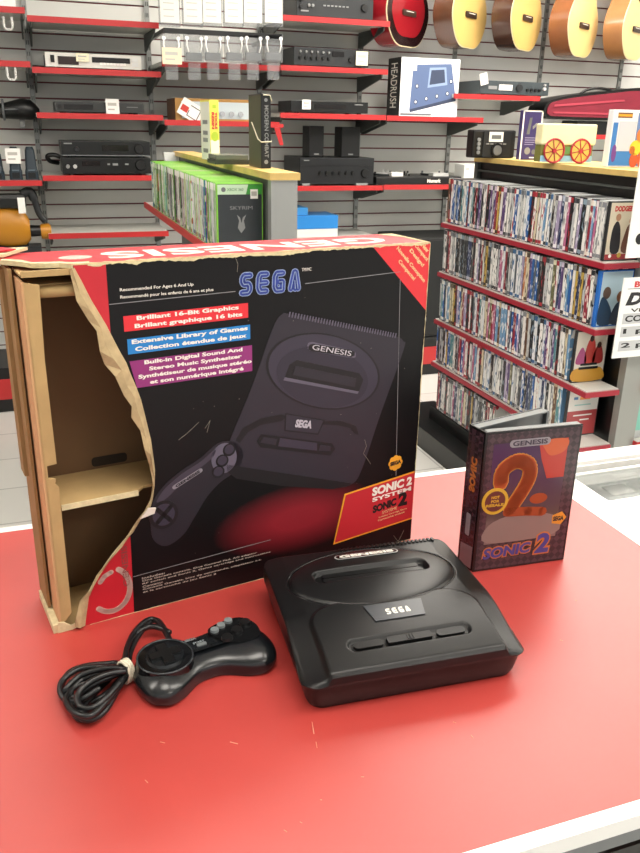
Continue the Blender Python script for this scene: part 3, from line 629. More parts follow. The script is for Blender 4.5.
tx = catmull([(X(.20), Zf(.36)), (X(.21), Zf(.27)), (X(.34), Zf(.215)), (X(.47), Zf(.25)), (X(.49), Zf(.34)), (X(.42), Zf(.45)), (X(.33), Zf(.55))], 5, False)
stroke(b, tx, .0205, -.0007, .0002, mat('art_edge', '#c98a3a', .25)); stroke(b, tx, .0180, -.0009, .0002, oro)
stroke(b, [(X(.30), Zf(.575)), (X(.52), Zf(.585)), (X(.68), Zf(.60))], .012, -.0009, .0002, mat('art_dark_orange', '#93401c', .25))
b.prism(disc(X(.62), Zf(.50), .012, .007), -.0005, -.0007, mat('art_dark_orange', ''))
b.prism(catmull([(X(.12), Zf(.66)), (X(.4), Zf(.60)), (X(.82), Zf(.64)), (X(.84), Zf(.78)), (X(.12), Zf(.79))], 4), -.0005, -.0006, mat('art_ground', '#806c66', .3))
o = b.build('cover_picture', co)
fg = mat('badge_silver', '#8c8a90', .3)
b = MB(); b.prism(stadium(X(.25), X(.67), Zf(.118), Zf(.066)), -.0009, -.0011, fg); text(b, 'GENESIS', X(.28), X(.64), Zf(.109), Zf(.075), -.0011, mat('ink_dkblue', '#2a2434', .4), .03); b.build('name_badge', co)
b = MB(); b.prism(disc(.0205, Zf(.485), .0175), -.0005, -.0012, mat('art_yellow', '#c49a2c', .3)); b.prism(disc(.0205, Zf(.485), .0135), -.0012, -.0014, mat('art_maroon', '#5a2a22', .3))
for i, s_ in enumerate(('NOT', 'FOR', 'RESALE')): hw = .0045+.0012*len(s_) if i == 2 else .0055; text(b, s_, .0205-hw, .0205+hw, Zf(.485)+.0036-i*.0052, Zf(.485)+.0072-i*.0052, -.0014, mat('art_yellow', ''), .04)
b.build('round_sticker', co)
b = MB(); tm = mat('title_orange', '#b86a2a', .3); tb = mat('title_blue', '#3c3a80', .3)
for mm_, bo, yy, m_ in ((tm, .11, -.0007, 1), (tb, .04, -.0009, 0)):
    text(b, 'SONIC', X(.09)-.0015*m_, X(.60)+.0015*m_, Zf(.905)-.0015*m_, Zf(.825)+.0015*m_, yy, mm_, bo, rot=.04, shear=.12); text(b, '2', X(.645)-.002*m_, X(.80)+.002*m_, Zf(.915)-.002*m_, Zf(.765)+.002*m_, yy, mm_, bo, shear=.1)
b.build('title_lettering', co)
b = MB(); b.prism([(X(.80), Zf(.64)), (X(.90), Zf(.62)), (X(.955), Zf(.665)), (X(.90), Zf(.715)), (X(.80), Zf(.70))], -.0005, -.0008, mat('seal_orange', '#cf8a2c', .3)); text(b, 'SEGA', X(.81), X(.925), Zf(.685), Zf(.650), -.0008, mat('ink_black', ''), .05); b.build('quality_seal', co)
sp = lambda u, v, w: tuple(Ms @ Vector((-.0005+w, u, v)))
b = MB(); b.prism([(.003, .003), (.0285, .003), (.0285, GH-.003), (.003, GH-.003)], -.0001, -.0003, chk, sp)
text(b, 'SONIC', -.007, .037, Zf(.32)-.0055, Zf(.32)+.0055, -.0003, tm, .05, fn=lambda u, v, w: tuple(Ms @ Vector((-.0005+w, .0155-(v-Zf(.32)), Zf(.32)+(u-.015)))), rot=0); b.prism(rrect(.0125, .0205, Zf(.76), Zf(.60), .002), -.0003, -.0005, fg, sp)
b.prism([(.004, .003), (.0265, .003), (.0265, .030), (.004, .033)], -.0003, -.0005, mat('spine_label', '#7d757a', .4), sp); b.build('spine_sheet', gc)
# ------------------------------------------------------------------ slatwall fixtures
def onX(px, py, X_):
    r = ray(px, py); return CAM + r*((X_-CAM.x)/r.x)
ORD = ['leftmost', 'second', 'third', 'fourth', 'fifth', 'sixth', 'seventh', 'eighth', 'ninth']
UX = [.065+.604*i for i in range(-1, 7)]
for i, x in enumerate(UX):
    q = MB(); q.box(x-.012, x+.012, WALL-.014, WALL-.0005, .35, 2.9, steel)
    for j in range(48): zz = .4+j*.052; q.box(x-.007, x-.002, WALL-.0148, WALL-.014, zz, zz+.02, steel_dk); q.box(x+.002, x+.007, WALL-.0148, WALL-.014, zz, zz+.02, steel_dk)
    o = q.build('trim_%d' % (i+1)); o['kind'] = 'structure'
FY = 4.30
def shelf(x0, x1, px, py, label, d=.385, arms=True):
    zc = onY(px, py, FY).z; t = thing('wall_shelf', label, 'shelf', ((x0+x1)/2, WALL-.016, zc), 0, 'red edged shelves on the slatwall'); h = (x1-x0)/2-.003
    MB().box(-h, h, -d, 0, -.008, .010, shelf_w).build('board', t)
    MB().box(-h, h, -d-.012, -d, -.013, .013, rail_red).build('price_rail', t)
    if arms:
        for s_ in (-1, 1): q = MB(); q.prism([(-d+.03, -.010), (-.001, -.010), (-.001, -.090), (-.04, -.090), (-d+.03, -.03)], s_*(h-.016)-.004, s_*(h-.016)+.004, steel_dk, lambda u, v, w: (w, u, v)); q.build('bracket', t)
    return zc+.0105
U = lambda i: .065+.604*i
zL1 = shelf(U(-2), U(0), 12, 10, 'red edged wall shelf at far upper left under a white box', d=.385)
zL2 = shelf(U(-2), U(0), 16, 64, 'red edged wall shelf at far left, empty with a clear clip below')
zL4 = shelf(U(-2), U(0), 20, 183, 'red edged wall shelf at far left holding small dark speakers')
zA1 = shelf(U(0), U(1), 90, 22, 'empty red edged wall shelf above the silver tuner')
zA2 = shelf(U(0), U(1), 90, 72, 'red edged wall shelf under the silver tuner')
zA3 = shelf(U(0), U(1), 100, 116.5, 'red edged wall shelf under the slim dark tuner with white tag')
zA4 = shelf(U(0), U(1), 90, 178, 'red edged wall shelf under two stacked black receivers')
zA5 = shelf(U(0), U(1), 100, 235, 'empty red edged wall shelf low down, behind the box top')
zB2 = shelf(U(1), U(2), 230, 66.5, 'red edged wall shelf behind the hanging blister packs')
zB3 = shelf(U(1), U(2), 220, 123.5, 'red edged wall shelf under the wood cased receiver')
zB4 = shelf(U(1), U(2), 220, 184, 'red edged wall shelf behind the rack of green topped cases')
zC1 = shelf(U(2), U(3), 335, 21, 'red edged wall shelf under the topmost dark mixer amplifier')
zC2 = shelf(U(2), U(3), 335, 70, 'red edged wall shelf under the amplifier with cream price tag')
zC3 = shelf(U(2), U(3), 335, 116.5, 'red edged wall shelf under the slim black disc player')
zC4 = shelf(U(2), U(3), 345, 188, 'red edged wall shelf under the amplifier carrying two speakers')
zC5 = shelf(U(2), U(3), 330, 240, 'red edged wall shelf under the blue boxes')
zD3 = shelf(U(3), U(4), 430, 119, 'red edged wall shelf under the pedal board box')
zD4 = shelf(U(3), U(4), 420, 187, 'red edged wall shelf under the mixing deck')
zE = shelf(U(4)-.20, U(4)+.36, 500, 97.5, 'short red edged wall shelf under the small mixer amplifier', d=.385)
zF = shelf(U(5)-.10, U(6)+.3, 600, 137, 'red edged wall shelf under the burgundy violin case')
zG = shelf(U(4), U(5), 500, 178, 'red edged wall shelf behind the wooden top of the film rack')
# low plinth of the wall units
t = thing('wall_plinth', 'low black plinth with red stripe along the foot of the slatwall', 'plinth', (1.1, WALL-.01, 0))
q = MB(); q.box(-3.2, 1.5, -.39, 0, 0, .24, blk); q.build('body', t); q = MB(); q.box(-3.2, 1.5, -.394, -.3905, .07, .180, rail_red); q.build('stripe', t)
t = thing('bass_speaker', 'tall black floor speaker standing between the wall and the film rack', 'speaker', (2.28, 4.50, .2405))
MB().bbox(-.26, .26, -.19, .17, 0, .60, mat('speaker_black', '#1a1b1c', .6), .008).build('cabinet', t); MB().box(-.24, .24, -.1945, -.1902, .02, .585, mat('grille_cloth', '#202122', .9)).build('grille', t); MB().box(-.10, -.07, -.197, -.1946, .10, .125, midg).build('badge', t)

def gear(name, label, cat, pl, pr, pt, z, col, det=(), d=.26, Y=FY+.03, feet=True, knobs=(), side=None, pbm=None, group=None):
    pm = pt+5; x0 = onY(pl, pm, Y).x; x1 = onY(pr, pm, Y).x; h = onY((pl+pr)/2, pt, Y).z-z; f = .008 if feet else 0
    t = thing(name, label, cat, ((x0+x1)/2, Y, z+.0005), 0, group); hw = (x1-x0)/2; W_ = 2*hw
    MB().bbox(-hw, hw, .004, d, f, h, side or col, .003).build('body', t); MB().bbox(-hw, hw, 0, .0038, f, h, col, .0015).build('front_panel', t)
    for nm, a, b_, c, e, m in det: MB().box(-hw+a*W_, -hw+b_*W_, -.003, -.0002, f+c*(h-f), f+e*(h-f), m).build(nm, t)
    for a, c, r_, m in knobs: q = MB(); q.cyl((-hw+a*W_, -.0002, f+c*(h-f)), r_, -.012, m, 'y', 16, r_*.85); q.build('knob', t)
    if feet:
        for a in (-hw+.04, hw-.04):
            for c in (.03, d-.03): q = MB(); q.cyl((a, c, 0), .012, f, blk); q.build('foot', t)
    return t, hw, h
dw = mat('display_window', '#100c0c', .2); bts = mat('button_grey', '#8a8c8c', .4); wht = mat('label_white', '#f4f2ee', .5)
gear('tuner', 'silver tuner with black window and row of white buttons', 'tuner', 45, 141, 54, zA2, mat('tuner_silver', '#d8d6d0', .35), [('display', .13, .34, .18, .75, mat('display_brown', '#2a1a18', .2)), ('display', .48, .88, .40, .78, dw), ('power_button', .055, .095, .3, .8, dw)]+[('button', .56+.035*i, .59+.035*i, .25, .42, wht) for i in range(8)]+[('button', .90, .965, .2, .48, silver), ('button', .90, .965, .55, .8, silver)], side=dkg)
def price_tag(label, px, py, hw, Y, sz, z=None, rot=0, m=None, lines=True):
    p = onY(px, py, Y); q = MB(Matrix.Rotation(rot, 4, 'Y')); q.box(-hw, hw, -.0006, .0006, -sz, sz, m or white)
    if lines: q.box(-hw*.7, hw*.6, -.0010, -.0006, sz*.1, sz*.5, mat('tag_grey', '#b9b6b0', .6)); q.box(-hw*.7, hw*.3, -.0010, -.0006, -sz*.5, -sz*.3, mat('tag_grey', ''))
    o = q.build('price_tag'); o.location = p; return tag(o, label, 'price tag')
price_tag('cream price tag on the front of the silver tuner', 82.5, 57.5, .030, FY+.020, .018, m=cream)
gear('tuner', 'slim dark grey tuner on the shelf below the silver tuner', 'tuner', 55, 144, 102.5, zA3, mat('tuner_dark', '#2c2e2f', .4), [('display', .10, .42, .25, .75, dw), ('button', .80, .93, .55, .62, bts), ('power_button', .03, .07, .3, .7, blk)])
price_tag('white price tag on the slim dark tuner', 112.5, 106.5, .032, FY+.020, .034)
t, hw, h = gear('receiver', 'black receiver, lower of the two stacked beneath the dark tuner', 'receiver', 62, 151, 158, zA4, blk2, [('display', .22, .42, .5, .8, dw), ('button', .50, .53, .55, .65, bts), ('button', .56, .62, .52, .66, bts), ('button', .70, .74, .55, .65, bts)], knobs=[(.88, .55, .028, blk), (.14, .45, .010, silver), (.06, .45, .010, bts)])
gear('receiver', 'black receiver, upper of the two stacked beneath the dark tuner', 'receiver', 61, 150, 141.5, zA4+h+.001, blk2, [('display', .45, .75, .35, .75, dw), ('trim_line', .01, .99, .0, .07, midg), ('badge', .03, .12, .80, .88, bts)], knobs=[(.17, .45, .012, dkg), (.87, .5, .024, blk)])
p = onY(54, 157, FY+.1); q = MB(); q.tube(catmull([p+Vector((.03, .0, 0)), p+Vector((0, .0, .01)), p+Vector((-.03, .01, .004)), p+Vector((-.02, .02, -.02)), p+Vector((.02, .05, -.03))], 5, False), .011, blk, 8)
q.build('power_plug', None, 'base')['label'] = 'black plug and lead beside the two stacked black receivers'; bpy.data.objects['power_plug']['category'] = 'plug'
# far left wall
p = onY(4, 4, FY+.05); tag(MB().bbox(p.x-.12, p.x+.05, FY+.05, FY+.2, zL1+.0005, zL1+.16, white, .004).build('white_box', None, 'base'), 'plain white box at top left corner shelf', 'box')
for i, (x, y) in enumerate(((8, 24), (11.5, 74.5))):
    p = onY(x, y, FY-.018); q = MB(); cl = mat('clear_clip', '#e4e4e0', .2, alpha=.6); q.tube([p+Vector(v) for v in ((-.018, 0, .03), (-.018, 0, -.012), (-.010, 0, -.022), (.010, 0, -.022), (.018, 0, -.012), (.018, 0, .03))], .006, cl, 8)
    tag(q.build('shelf_clip', None, 'base'), ['clear U shaped clip hanging under the topmost shelf at far left', 'clear U shaped clip hanging under the second shelf at far left'][i], 'clip')
p = onY(12, 110, WALL-.16); q = thing('camera_pouch', 'black strapped pouch hanging on a peg at the far left wall', 'pouch', p, 0)
b = MB(); b.rings([[Vector((x_, .055*rr*math.cos(a*PI/8), .050*rr*math.sin(a*PI/8)+.006*math.sin(x_*30))) for a in range(16)] for x_, rr in ((-.13, .45), (-.11, .62), (-.05, .70), (.0, .85), (.05, 1), (.09, .95), (.115, .6), (.13, .25))], blk, smooth=True); b.build('body', q)
b = MB(); b.tube([(-.04, .05*math.cos(a*PI/6), .046*math.sin(a*PI/6)) for a in range(12)], .006, midg, 6, close=True); b.tube([(-.04, -.05, 0), (.03, -.05, .004)], .003, midg, 6); b.build('strap', q)
b = MB(); b.box(.03, .055, .02, .145, -.08, -.04, bts); b.build('peg_plate', q)
for i, (x0, x1, y0) in enumerate(((-9, 5, 152), (9, 23, 147), (25, 39, 147))):
    a = onY(x0, 175, FY+.05); c = onY(x1, 175, FY+.05); h = onY(x0, y0, FY+.05).z-zL4; w_ = (c.x-a.x)/2-.002
    q = thing('desktop_speaker', ['small dark speaker, leftmost of three, cut by the photo edge', 'small dark speaker with a white price card, middle of three', 'small dark speaker, rightmost of three on the far left shelf'][i], 'speaker', ((a.x+c.x)/2, FY+.05, zL4+.0005), 0, 'small speakers at far left')
    nb = mat('speaker_blueblack', '#23303a', .35)
    b = MB(); b.rings([rr for rr in [[Vector((p_[0], p_[1]+off, z_)) for p_ in rrect(-w_*k, w_*k, -.0+0, .09*k, .012)] for z_, k, off in ((0, 1, 0), (h*.25, 1, 0), (h*.32, .88, .006), (h*.9, .72, .016), (h, .5, .025))]], nb, smooth=False); b.build('body', q)
    b = MB(); b.box(-w_*.55, w_*.55, -.0025, .0002, h*.05, h*.22, blk2); b.build('display', q); b = MB(); b.box(-w_*.5, w_*.5, -.002, .004, h*.27, h*.31, mat('mid_blue_grey', '#55636e', .4)); b.build('trim_line', q)
price_tag('white price card on the middle small dark speaker', 13, 156, .034, FY+.045, .035)
# yellow power tool
p = onY(14, 226, FY+.05); q = thing('power_tool', 'yellow and black power tool with a white tag at lower left', 'power tool', (p.x, p.y, p.z), 0)
ye = mat('tool_yellow', '#b67a18', .4)
b = MB(); b.rings([[Vector((x_, .06*k*math.cos(a*PI/9)+.02, dz+hh*math.sin(a*PI/9))) for a in range(18)] for x_, k, hh, dz in ((-.16, .8, .06, .01), (-.10, 1, .095, 0), (-.02, 1, .105, -.005), (.05, .95, .09, -.01), (.075, .8, .05, -.02))], ye); b.build('housing', q)
b = MB(); b.rings([[Vector((x_, .03*math.cos(a*PI/8)+.02, -.028+.030*k*math.sin(a*PI/8))) for a in range(16)] for x_, k in ((.06, 1), (.125, .9))], blk); b.build('neck', q)
b = MB(); b.rings([[Vector((x_, .035*math.cos(a*PI/8)+.02, -.032+.040*k*math.sin(a*PI/8))) for a in range(16)] for x_, k in ((.125, .9), (.165, 1), (.175, .7))], ye); b.build('nose', q)
b = MB(); b.bbox(-.16, .07, -.03, .05, .085, .155, blk, .02); b.tube(catmull([(.05, 0, .15), (.09, 0, .165), (.11, 0, .12), (.125, 0, .06), (.15, 0, .02)], 5, False), [.022]*10+[.016]*11, dkg, 8); b.build('handle', q)
b = MB(); b.box(.03, .064, -.045, -.043, .065, .14, white); b.build('tag_card', q)
b = MB(); b.box(-.16, .12, -.02, .10, -.16, -.10, dkg); b.box(-.12, .06, 0, .08, -.10, -.07, blk); b.build('battery_base', q)
# wood cased receiver
wc = mat('walnut', '#7a4a24', .4, noise=.2, nscale=20); wg = mat('golden_wood', '#b98a48', .4)
t, hw, h = gear('receiver', 'wood cased receiver with pale front and three knobs', 'receiver', 175, 252, 99, zB3, wg, [('front_plate', .08, .985, .10, .86, mat('plate_silver', '#c9d3d6', .3, metal=.3))], side=wc, feet=False)
for a in (.60, .72, .84): q = MB(); q.cyl((-hw+a*2*hw, -.003, h*.33), .013, -.016, chrome, 'y', 16); q.build('knob', t)
p = onY(191, 111, FY-.0); q = MB(Matrix.Rotation(math.radians(30), 4, 'Y')); q.box(-.060, .060, -.001, .001, -.042, .042, white); q.box(-.052, -.014, -.0014, -.001, -.020, .010, mat('tag_red', '#c8382c', .5))
for a in ((-.012, .045, .022, .026), (-.012, .045, -.030, -.026), (.041, .045, -.03, .026), (-.012, -.008, -.03, .0)): q.box(a[0], a[1], -.0014, -.001, a[2], a[3], dkg)
o = q.build('price_card'); o.location = p; tag(o, 'tilted white and red price card leaning on the wood cased receiver', 'price card')
# middle bay
gear('amplifier', 'dark grey amplifier on the topmost middle shelf', 'amplifier', 297, 374, -18, zC1, dkg, [('display', .35, .62, .6, .8, dw), ('badge', .05, .15, .12, .16, bts)]+[('button', .34+.05*i, .37+.05*i, .30, .34, bts) for i in range(7)], knobs=[(.05+.0*i, .25+.2*i, .010, blk) for i in range(3)]+[(.88, .32, .020, blk), (.15, .3, .008, bts), (.2, .3, .008, bts)])
gear('amplifier', 'dark grey amplifier with rows of small knobs and cream price tag', 'amplifier', 294, 369, 48.5, zC2, dkg, [('display', .5, .66, .55, .85, dw)], knobs=[(.08+.075*i, .42, .009, blk) for i in range(6)]+[(.08+.075*i, .75, .006, bts) for i in range(6)]+[(.75, .4, .014, blk)])
price_tag('cream price tag on the right end of the knobbed amplifier', 362, 58.5, .034, FY+.014, .034, m=cream)
gear('disc_player', 'slim black disc player on the third middle shelf', 'disc player', 291, 368, 101.5, zC3, blk2, [('display', .30, .70, .35, .72, dw), ('badge', .82, .93, .72, .8, bts), ('tray', .3, .68, .1, .3, blk)], d=.24)
price_tag('small white price tag on the slim black disc player', 306.5, 104.5, .024, FY+.018, .024)
t, hw, h = gear('amplifier', 'large black amplifier carrying two small speakers', 'amplifier', 300, 374, 158, zC4, mat('amp_black', '#16181b', .4), [('badge', .05, .12, .88, .92, bts), ('trim_line', .02, .98, .70, .715, blk), ('foot_plate', .03, .13, -.05, .03, bts), ('foot_plate', .76, .92, -.05, .03, bts)], knobs=[(.27+.088*i, .42, .011, blk) for i in range(6)]+[(.88, .42, .026, blk)], d=.3)
for i, (x0, x1, yt) in enumerate(((309, 324, 126), (341.5, 360, 127))):
    a = onY(x0, 150, FY+.10); c = onY(x1, 150, FY+.10); zt_ = onY(x0, yt, FY+.10).z; w_ = (c.x-a.x)/2
    q = thing('small_speaker', ['small black speaker, left one on top of the large amplifier', 'small black speaker, right one on top of the large amplifier'][i], 'speaker', ((a.x+c.x)/2, FY+.10, zC4+h+.001), 0, 'two small speakers on the amplifier')
    hh = zt_-zC4-h; MB().bbox(-w_, w_, .006, .12, 0, hh, blk, .004).build('cabinet', q); MB().bbox(-w_+.003, w_-.003, 0, .0055, .004, hh-.004, mat('grille_cloth', '', .9), .002).build('grille', q); MB().box(-.014, .014, -.0015, -.0002, .012, .020, bts).build('badge', q)
bl = mat('box_blue', '#2b86d4', .4)
p0 = onY(297, 225, FY+.04); p1 = onY(338, 225, FY+.04)
tag(MB().bbox(p0.x, p1.x, FY+.04, FY+.25, zC5+.0005, onY(320, 229, FY+.04).z, mat('box_pale', '#d6dad8', .5), .003).build('pale_box', None, 'base'), 'pale grey box beneath the blue boxes in the middle bay', 'box')
z1_ = onY(320, 229, FY+.04).z; z2_ = onY(320, 215.5, FY+.04).z; z3_ = onY(305, 208, FY+.04).z
tag(MB().bbox(p0.x, p1.x, FY+.04, FY+.25, z1_+.001, z2_, bl, .003).build('blue_box', None, 'base'), 'larger blue box, resting on the pale grey box', 'box')
tag(MB().bbox(p0.x, p0.x+.07, FY+.06, FY+.22, z2_+.001, z3_, mat('box_blue2', '#3f96dc', .4), .003).build('blue_box', None, 'base'), 'small blue box on top of the larger blue box', 'box')
# pedal board box
a = onY(384.5, 113, FY+.05); f0 = onY(399, 113, FY+.02); f1 = onY(456.5, 115, FY+.02); zt_ = onY(425, 58, FY+.02).z
q = thing('pedal_board_box', 'white and black boxed effects board standing beside the red guitar', 'box', (f0.x, FY+.02, zD3+.0005), 0); w_ = f1.x-f0.x; h = zt_-zD3; hb = mat('box_white', '#eceef0', .4)
MB().box(0, w_, 0, .11, 0, h, hb).build('carton', q)
b = MB(); b.box(-.0016, -.0003, .0, .17, 0, h, blk); b.box(-.0003, w_, .1105, .17, 0, h, hb); o = b.build('side_panel', q)
b = MB(); text(b, 'HEADRUSH', -h*.38, h*.38, -.042, .042, -.0002, ink_w, .0, .0004, lambda u, v, w: (-.0016+w, .085-v, h*.53-u)); b.build('lettering', o)
b = MB(); pb = mat('print_board', '#5a6c92', .35); pbd = mat('print_board_dark', '#39435c', .4)
b.prism([(w_*.20, h*.88), (w_*.85, h*.92), (w_*.96, h*.35), (w_*.17, h*.12)], -.0002, -.0006, pb); b.prism([(w_*.17, h*.12), (w_*.96, h*.35), (w_*.965, h*.29), (w_*.18, h*.07)], -.0006, -.0009, pbd)
b.prism([(w_*.48, h*.84), (w_*.76, h*.86), (w_*.80, h*.56), (w_*.46, h*.50)], -.0006, -.0009, mat('print_screen', '#8fa3c4', .35)); b.prism([(w_*.51, h*.80), (w_*.73, h*.82), (w_*.76, h*.60), (w_*.49, h*.55)], -.0009, -.0012, pbd)
for u, v in ((.27, .25), (.45, .31), (.63, .36), (.81, .41), (.28, .52), (.86, .62)): b.prism(disc(w_*u, h*v, .011, .012, 14), -.0009, -.0012, pbd); b.prism(disc(w_*u, h*v+.001, .006, .007, 12), -.0012, -.0014, hb)
b.prism([(w_*.02, h*.02), (w_*.55, h*.02), (w_*.55, h*.055), (w_*.02, h*.055)], -.0002, -.0006, midg); b.build('printed_picture', q)
b = MB(); b.box(w_*.10, w_*.26, -.0012, -.0004, h*.78, h*.95, wht); b.build('price_sticker', q)
# mixing deck
a = onY(376, 187, FY+.01); c = onY(461, 187, FY+.01)
q = thing('mixing_deck', 'black disc jockey mixing deck lying flat on the wall shelf', 'mixing deck', ((a.x+c.x)/2, FY+.01, zD4+.0005), 0); w_ = (c.x-a.x)/2
MB().bbox(-w_, w_, 0, .30, 0, .045, blk, .006).build('body', q)
for u in (-.6, .55): b = MB(); b.cyl((u*w_, .13, .0455), .075, .010, dkg, seg=28); b.cyl((u*w_, .13, .0555), .060, .003, silver, seg=28); b.build('jog_wheel', q)
b = MB(); b.box(-w_*.62, -w_*.36, .02, .09, .0455, .066, wht); b.box(w_*.35, w_*.72, .02, .09, .0455, .062, silver); b.build('screen_strip', q)
random.seed(9)
for i in range(16): b = MB(); u = random.uniform(-.95, .95)*w_; v = random.uniform(.02, .28); b.cyl((u, v, .0455), .006, random.uniform(.010, .030), random.choice((blk, midg, silver)), seg=10); b.build('knob', q)
b = MB(); text(b, 'Numark', w_*.18, w_*.50, .012, .032, -.0002, ink_w, .05); b.build('lettering', q)
p0 = onY(460, 180, FY-.0); p1 = onY(477, 180, FY-.0); zt_ = onY(470, 164.5, FY).z
q = thing('white_carton', 'upright white carton between the mixing deck and the film rack', 'box', ((p0.x+p1.x)/2+.012, FY+.0, zD4+.0005), 0); MB().bbox(-.045, .045, 0, .12, 0, zt_-zD4, mat('carton_white', '#e2e4e0', .5), .003).build('carton', q); MB().box(-.036, -.012, -.001, -.0002, .085, .09, midg).build('printed_mark', q)
# small mixer amplifier
t, hw, h = gear('mixer_amplifier', 'small dark mixer amplifier on the short shelf left of the violin case', 'amplifier', 480, 549, 81.5, zE, mat('mixer_dark', '#3c4448', .4), [('screen', .12, .24, .35, .6, bts), ('screen', .27, .46, .3, .72, wht)], knobs=[(.56, .5, .022, dkg)]+[(.68+.06*i, .38, .009, blk) for i in range(4)]+[(.93, .5, .010, silver), (.93, .8, .006, silver)], d=.30)
price_tag('tilted white price tag at the left end of the mixer amplifier', 484, 79, .024, FY+.012, .030, rot=-.25)
# violin case
p = onY(600, 118, WALL-.23)
q = thing('violin_case', 'burgundy violin case with black trim lying at the right on the wall shelf', 'instrument case', (onY(543, 120, FY+.05).x, FY+.05, zF+.0865), 0)
tag(MB().bbox(q.location.x+.25, q.location.x+.9, FY+.06, FY+.22, zF+.0005, zF+.080, blk, .006).build('black_case', None, 'base'), 'low black case lying under the burgundy violin case', 'case')
vc = mat('burgundy_cloth', '#7c1a2e', .55, noise=.1, nscale=10)
Lx = .80; ht = .16
def vprof(f): return .052+.075*f if f > .06 else .052*math.sqrt(max(.04, f/.06))
sh_ = [(0, .035), (.01, .075), (.05, .105), (.20, .135), (.45, .165), (.62, .185), (.78, .190), (Lx, .175), (Lx, .02), (.70, .0), (.10, .0), (.02, .012)]
b = MB(); b.prism(catmull(sh_, 4), 0, .17, blk); b.build('shell', q)
b = MB(); inn = [(.018, .038), (.028, .072), (.06, .093), (.20, .120), (.45, .150), (.62, .168), (.76, .170), (Lx-.02, .155), (Lx-.02, .03), (.69, .014), (.11, .014), (.035, .022)]
b.prism(catmull(inn, 4), -.008, -.0005, vc); b.build('lid', q)
b = MB(); b.prism([(.06, .078), (.55, .118), (.56, .108), (.06, .066)], -.012, -.0082, mat('burgundy_pale', '#a8394a', .5)); b.prism([(.06, .040), (.60, .040), (.60, .030), (.06, .030)], -.012, -.0082, mat('burgundy_pale', '')); b.build('lid_piping', q)  # two paler burgundy strips along the lid
b = MB(); b.tube(catmull([(.26, .03, .142), (.30, .03, .165), (.38, .03, .178), (.46, .03, .172), (.48, .03, .165)], 4, False), .008, blk, 8); b.build('handle', q)
# ------------------------------------------------------------------ acoustic guitars
def gshape(k=1):
    h_ = [(0, 0), (.09, .006), (.155, .05), (.198, .13), (.190, .20), (.145, .27), (.125, .31), (.140, .365), (.148, .42), (.120, .47), (.06, .495), (0, .497)]
    pts = h_+[(-x, y) for x, y in h_[::-1][1:-1]]
    c_ = catmull(pts, 5); return [Vector((p.x*k, (p.y-.2)*k+.2)) for p in c_]
def guitar(px, py, ang, side_m, top_m, lab, bridge_m, burst=None, dY=0, sc=1.0):
    sc *= 1.10; p = onY(px, py, WALL-.25+dY); t = thing('acoustic_guitar', lab, 'guitar', (p.x, p.y, p.z), ang, 'acoustic guitars hanging on the wall'); t.scale = (sc, sc, sc)
    b = MB(); b.prism(gshape(), 0, .105, side_m, smooth=True); b.build('body', t)
    b = MB(); b.prism(gshape(1.006), -.004, .0, mat('binding_cream', '#dccfa8', .4), smooth=True); b.build('binding', t)
    if burst:
        b = MB(); b.prism(gshape(.985), -.0056, -.0042, burst); b.build('burst_edge', t); b = MB(); b.prism([Vector((q_.x*1, q_.y)) for q_ in gshape(.78)], -.0066, -.0058, top_m); b.build('soundboard', t)
    else: b = MB(); b.prism(gshape(.985), -.0056, -.0042, top_m); b.build('soundboard', t)
    b = MB(); b.prism(disc(0, .335, .052), -.0082, -.0068, mat('rosette', '#5a3a20', .4)); b.prism(disc(0, .335, .046), -.0090, -.0082, blk); b.build('sound_hole', t)
    b = MB(); b.prism(rrect(-.062, .062, .138, .165, .006), -.0135, -.0068, bridge_m); o = b.build('bridge', t); q2 = MB(); q2.box(-.035, .035, -.0155, -.0136, .156, .159, ink_w); q2.build('saddle', o)
    b = MB(); b.bbox(-.026, .026, -.020, .006, .42, .86, mat('neck_wood', '#6a4426', .4), .004); b.build('neck', t); b = MB(); b.prism([(-.028, .861), (.028, .861), (.036, 1.03), (-.036, 1.03)], -.018, -.002, side_m); b.build('headstock', t)
    return t
gsd = mat('guitar_side_dark', '#5c3a26', .25, noise=.2, nscale=8, coat=.3); gsm = mat('guitar_side_mid', '#8f5a38', .25, noise=.15, nscale=8, coat=.3); gsp = mat('guitar_side_pale', '#a8764c', .25, noise=.15, nscale=8, coat=.3)
spr = mat('spruce_top', '#e2bc70', .3, noise=.08, nscale=6, coat=.3); spr2 = mat('spruce_pale', '#ecca86', .3, noise=.06, nscale=6, coat=.3)
gred = mat('guitar_red', '#8c1620', .2, coat=.4); gbst = mat('guitar_burst_black', '#1c0c0e', .2, coat=.4)
gb1 = mat('bridge_dark', '#33231a', .4)
guitar(406, 47, math.radians(34), gred, gred, 'cherry red acoustic guitar with black burst edge, left of the natural ones', gb1, burst=gbst)
guitar(467, 48, math.radians(36), gsd, spr, 'golden topped guitar with dark brown sides, directly above the pedal board box', gb1)
guitar(523, 50.5, math.radians(35), mat('guitar_side_darkest', '#472c20', .2, coat=.3), spr, 'golden topped guitar with the darkest sides, above the mixer amplifier', gb1)
guitar(579, 57, math.radians(32), gsm, spr2, 'golden topped guitar with reddish brown sides, above the violin case', gb1)
guitar(631, 60, math.radians(32), gsp, spr2, 'pale topped guitar with light brown sides at the right photo edge', gb1)
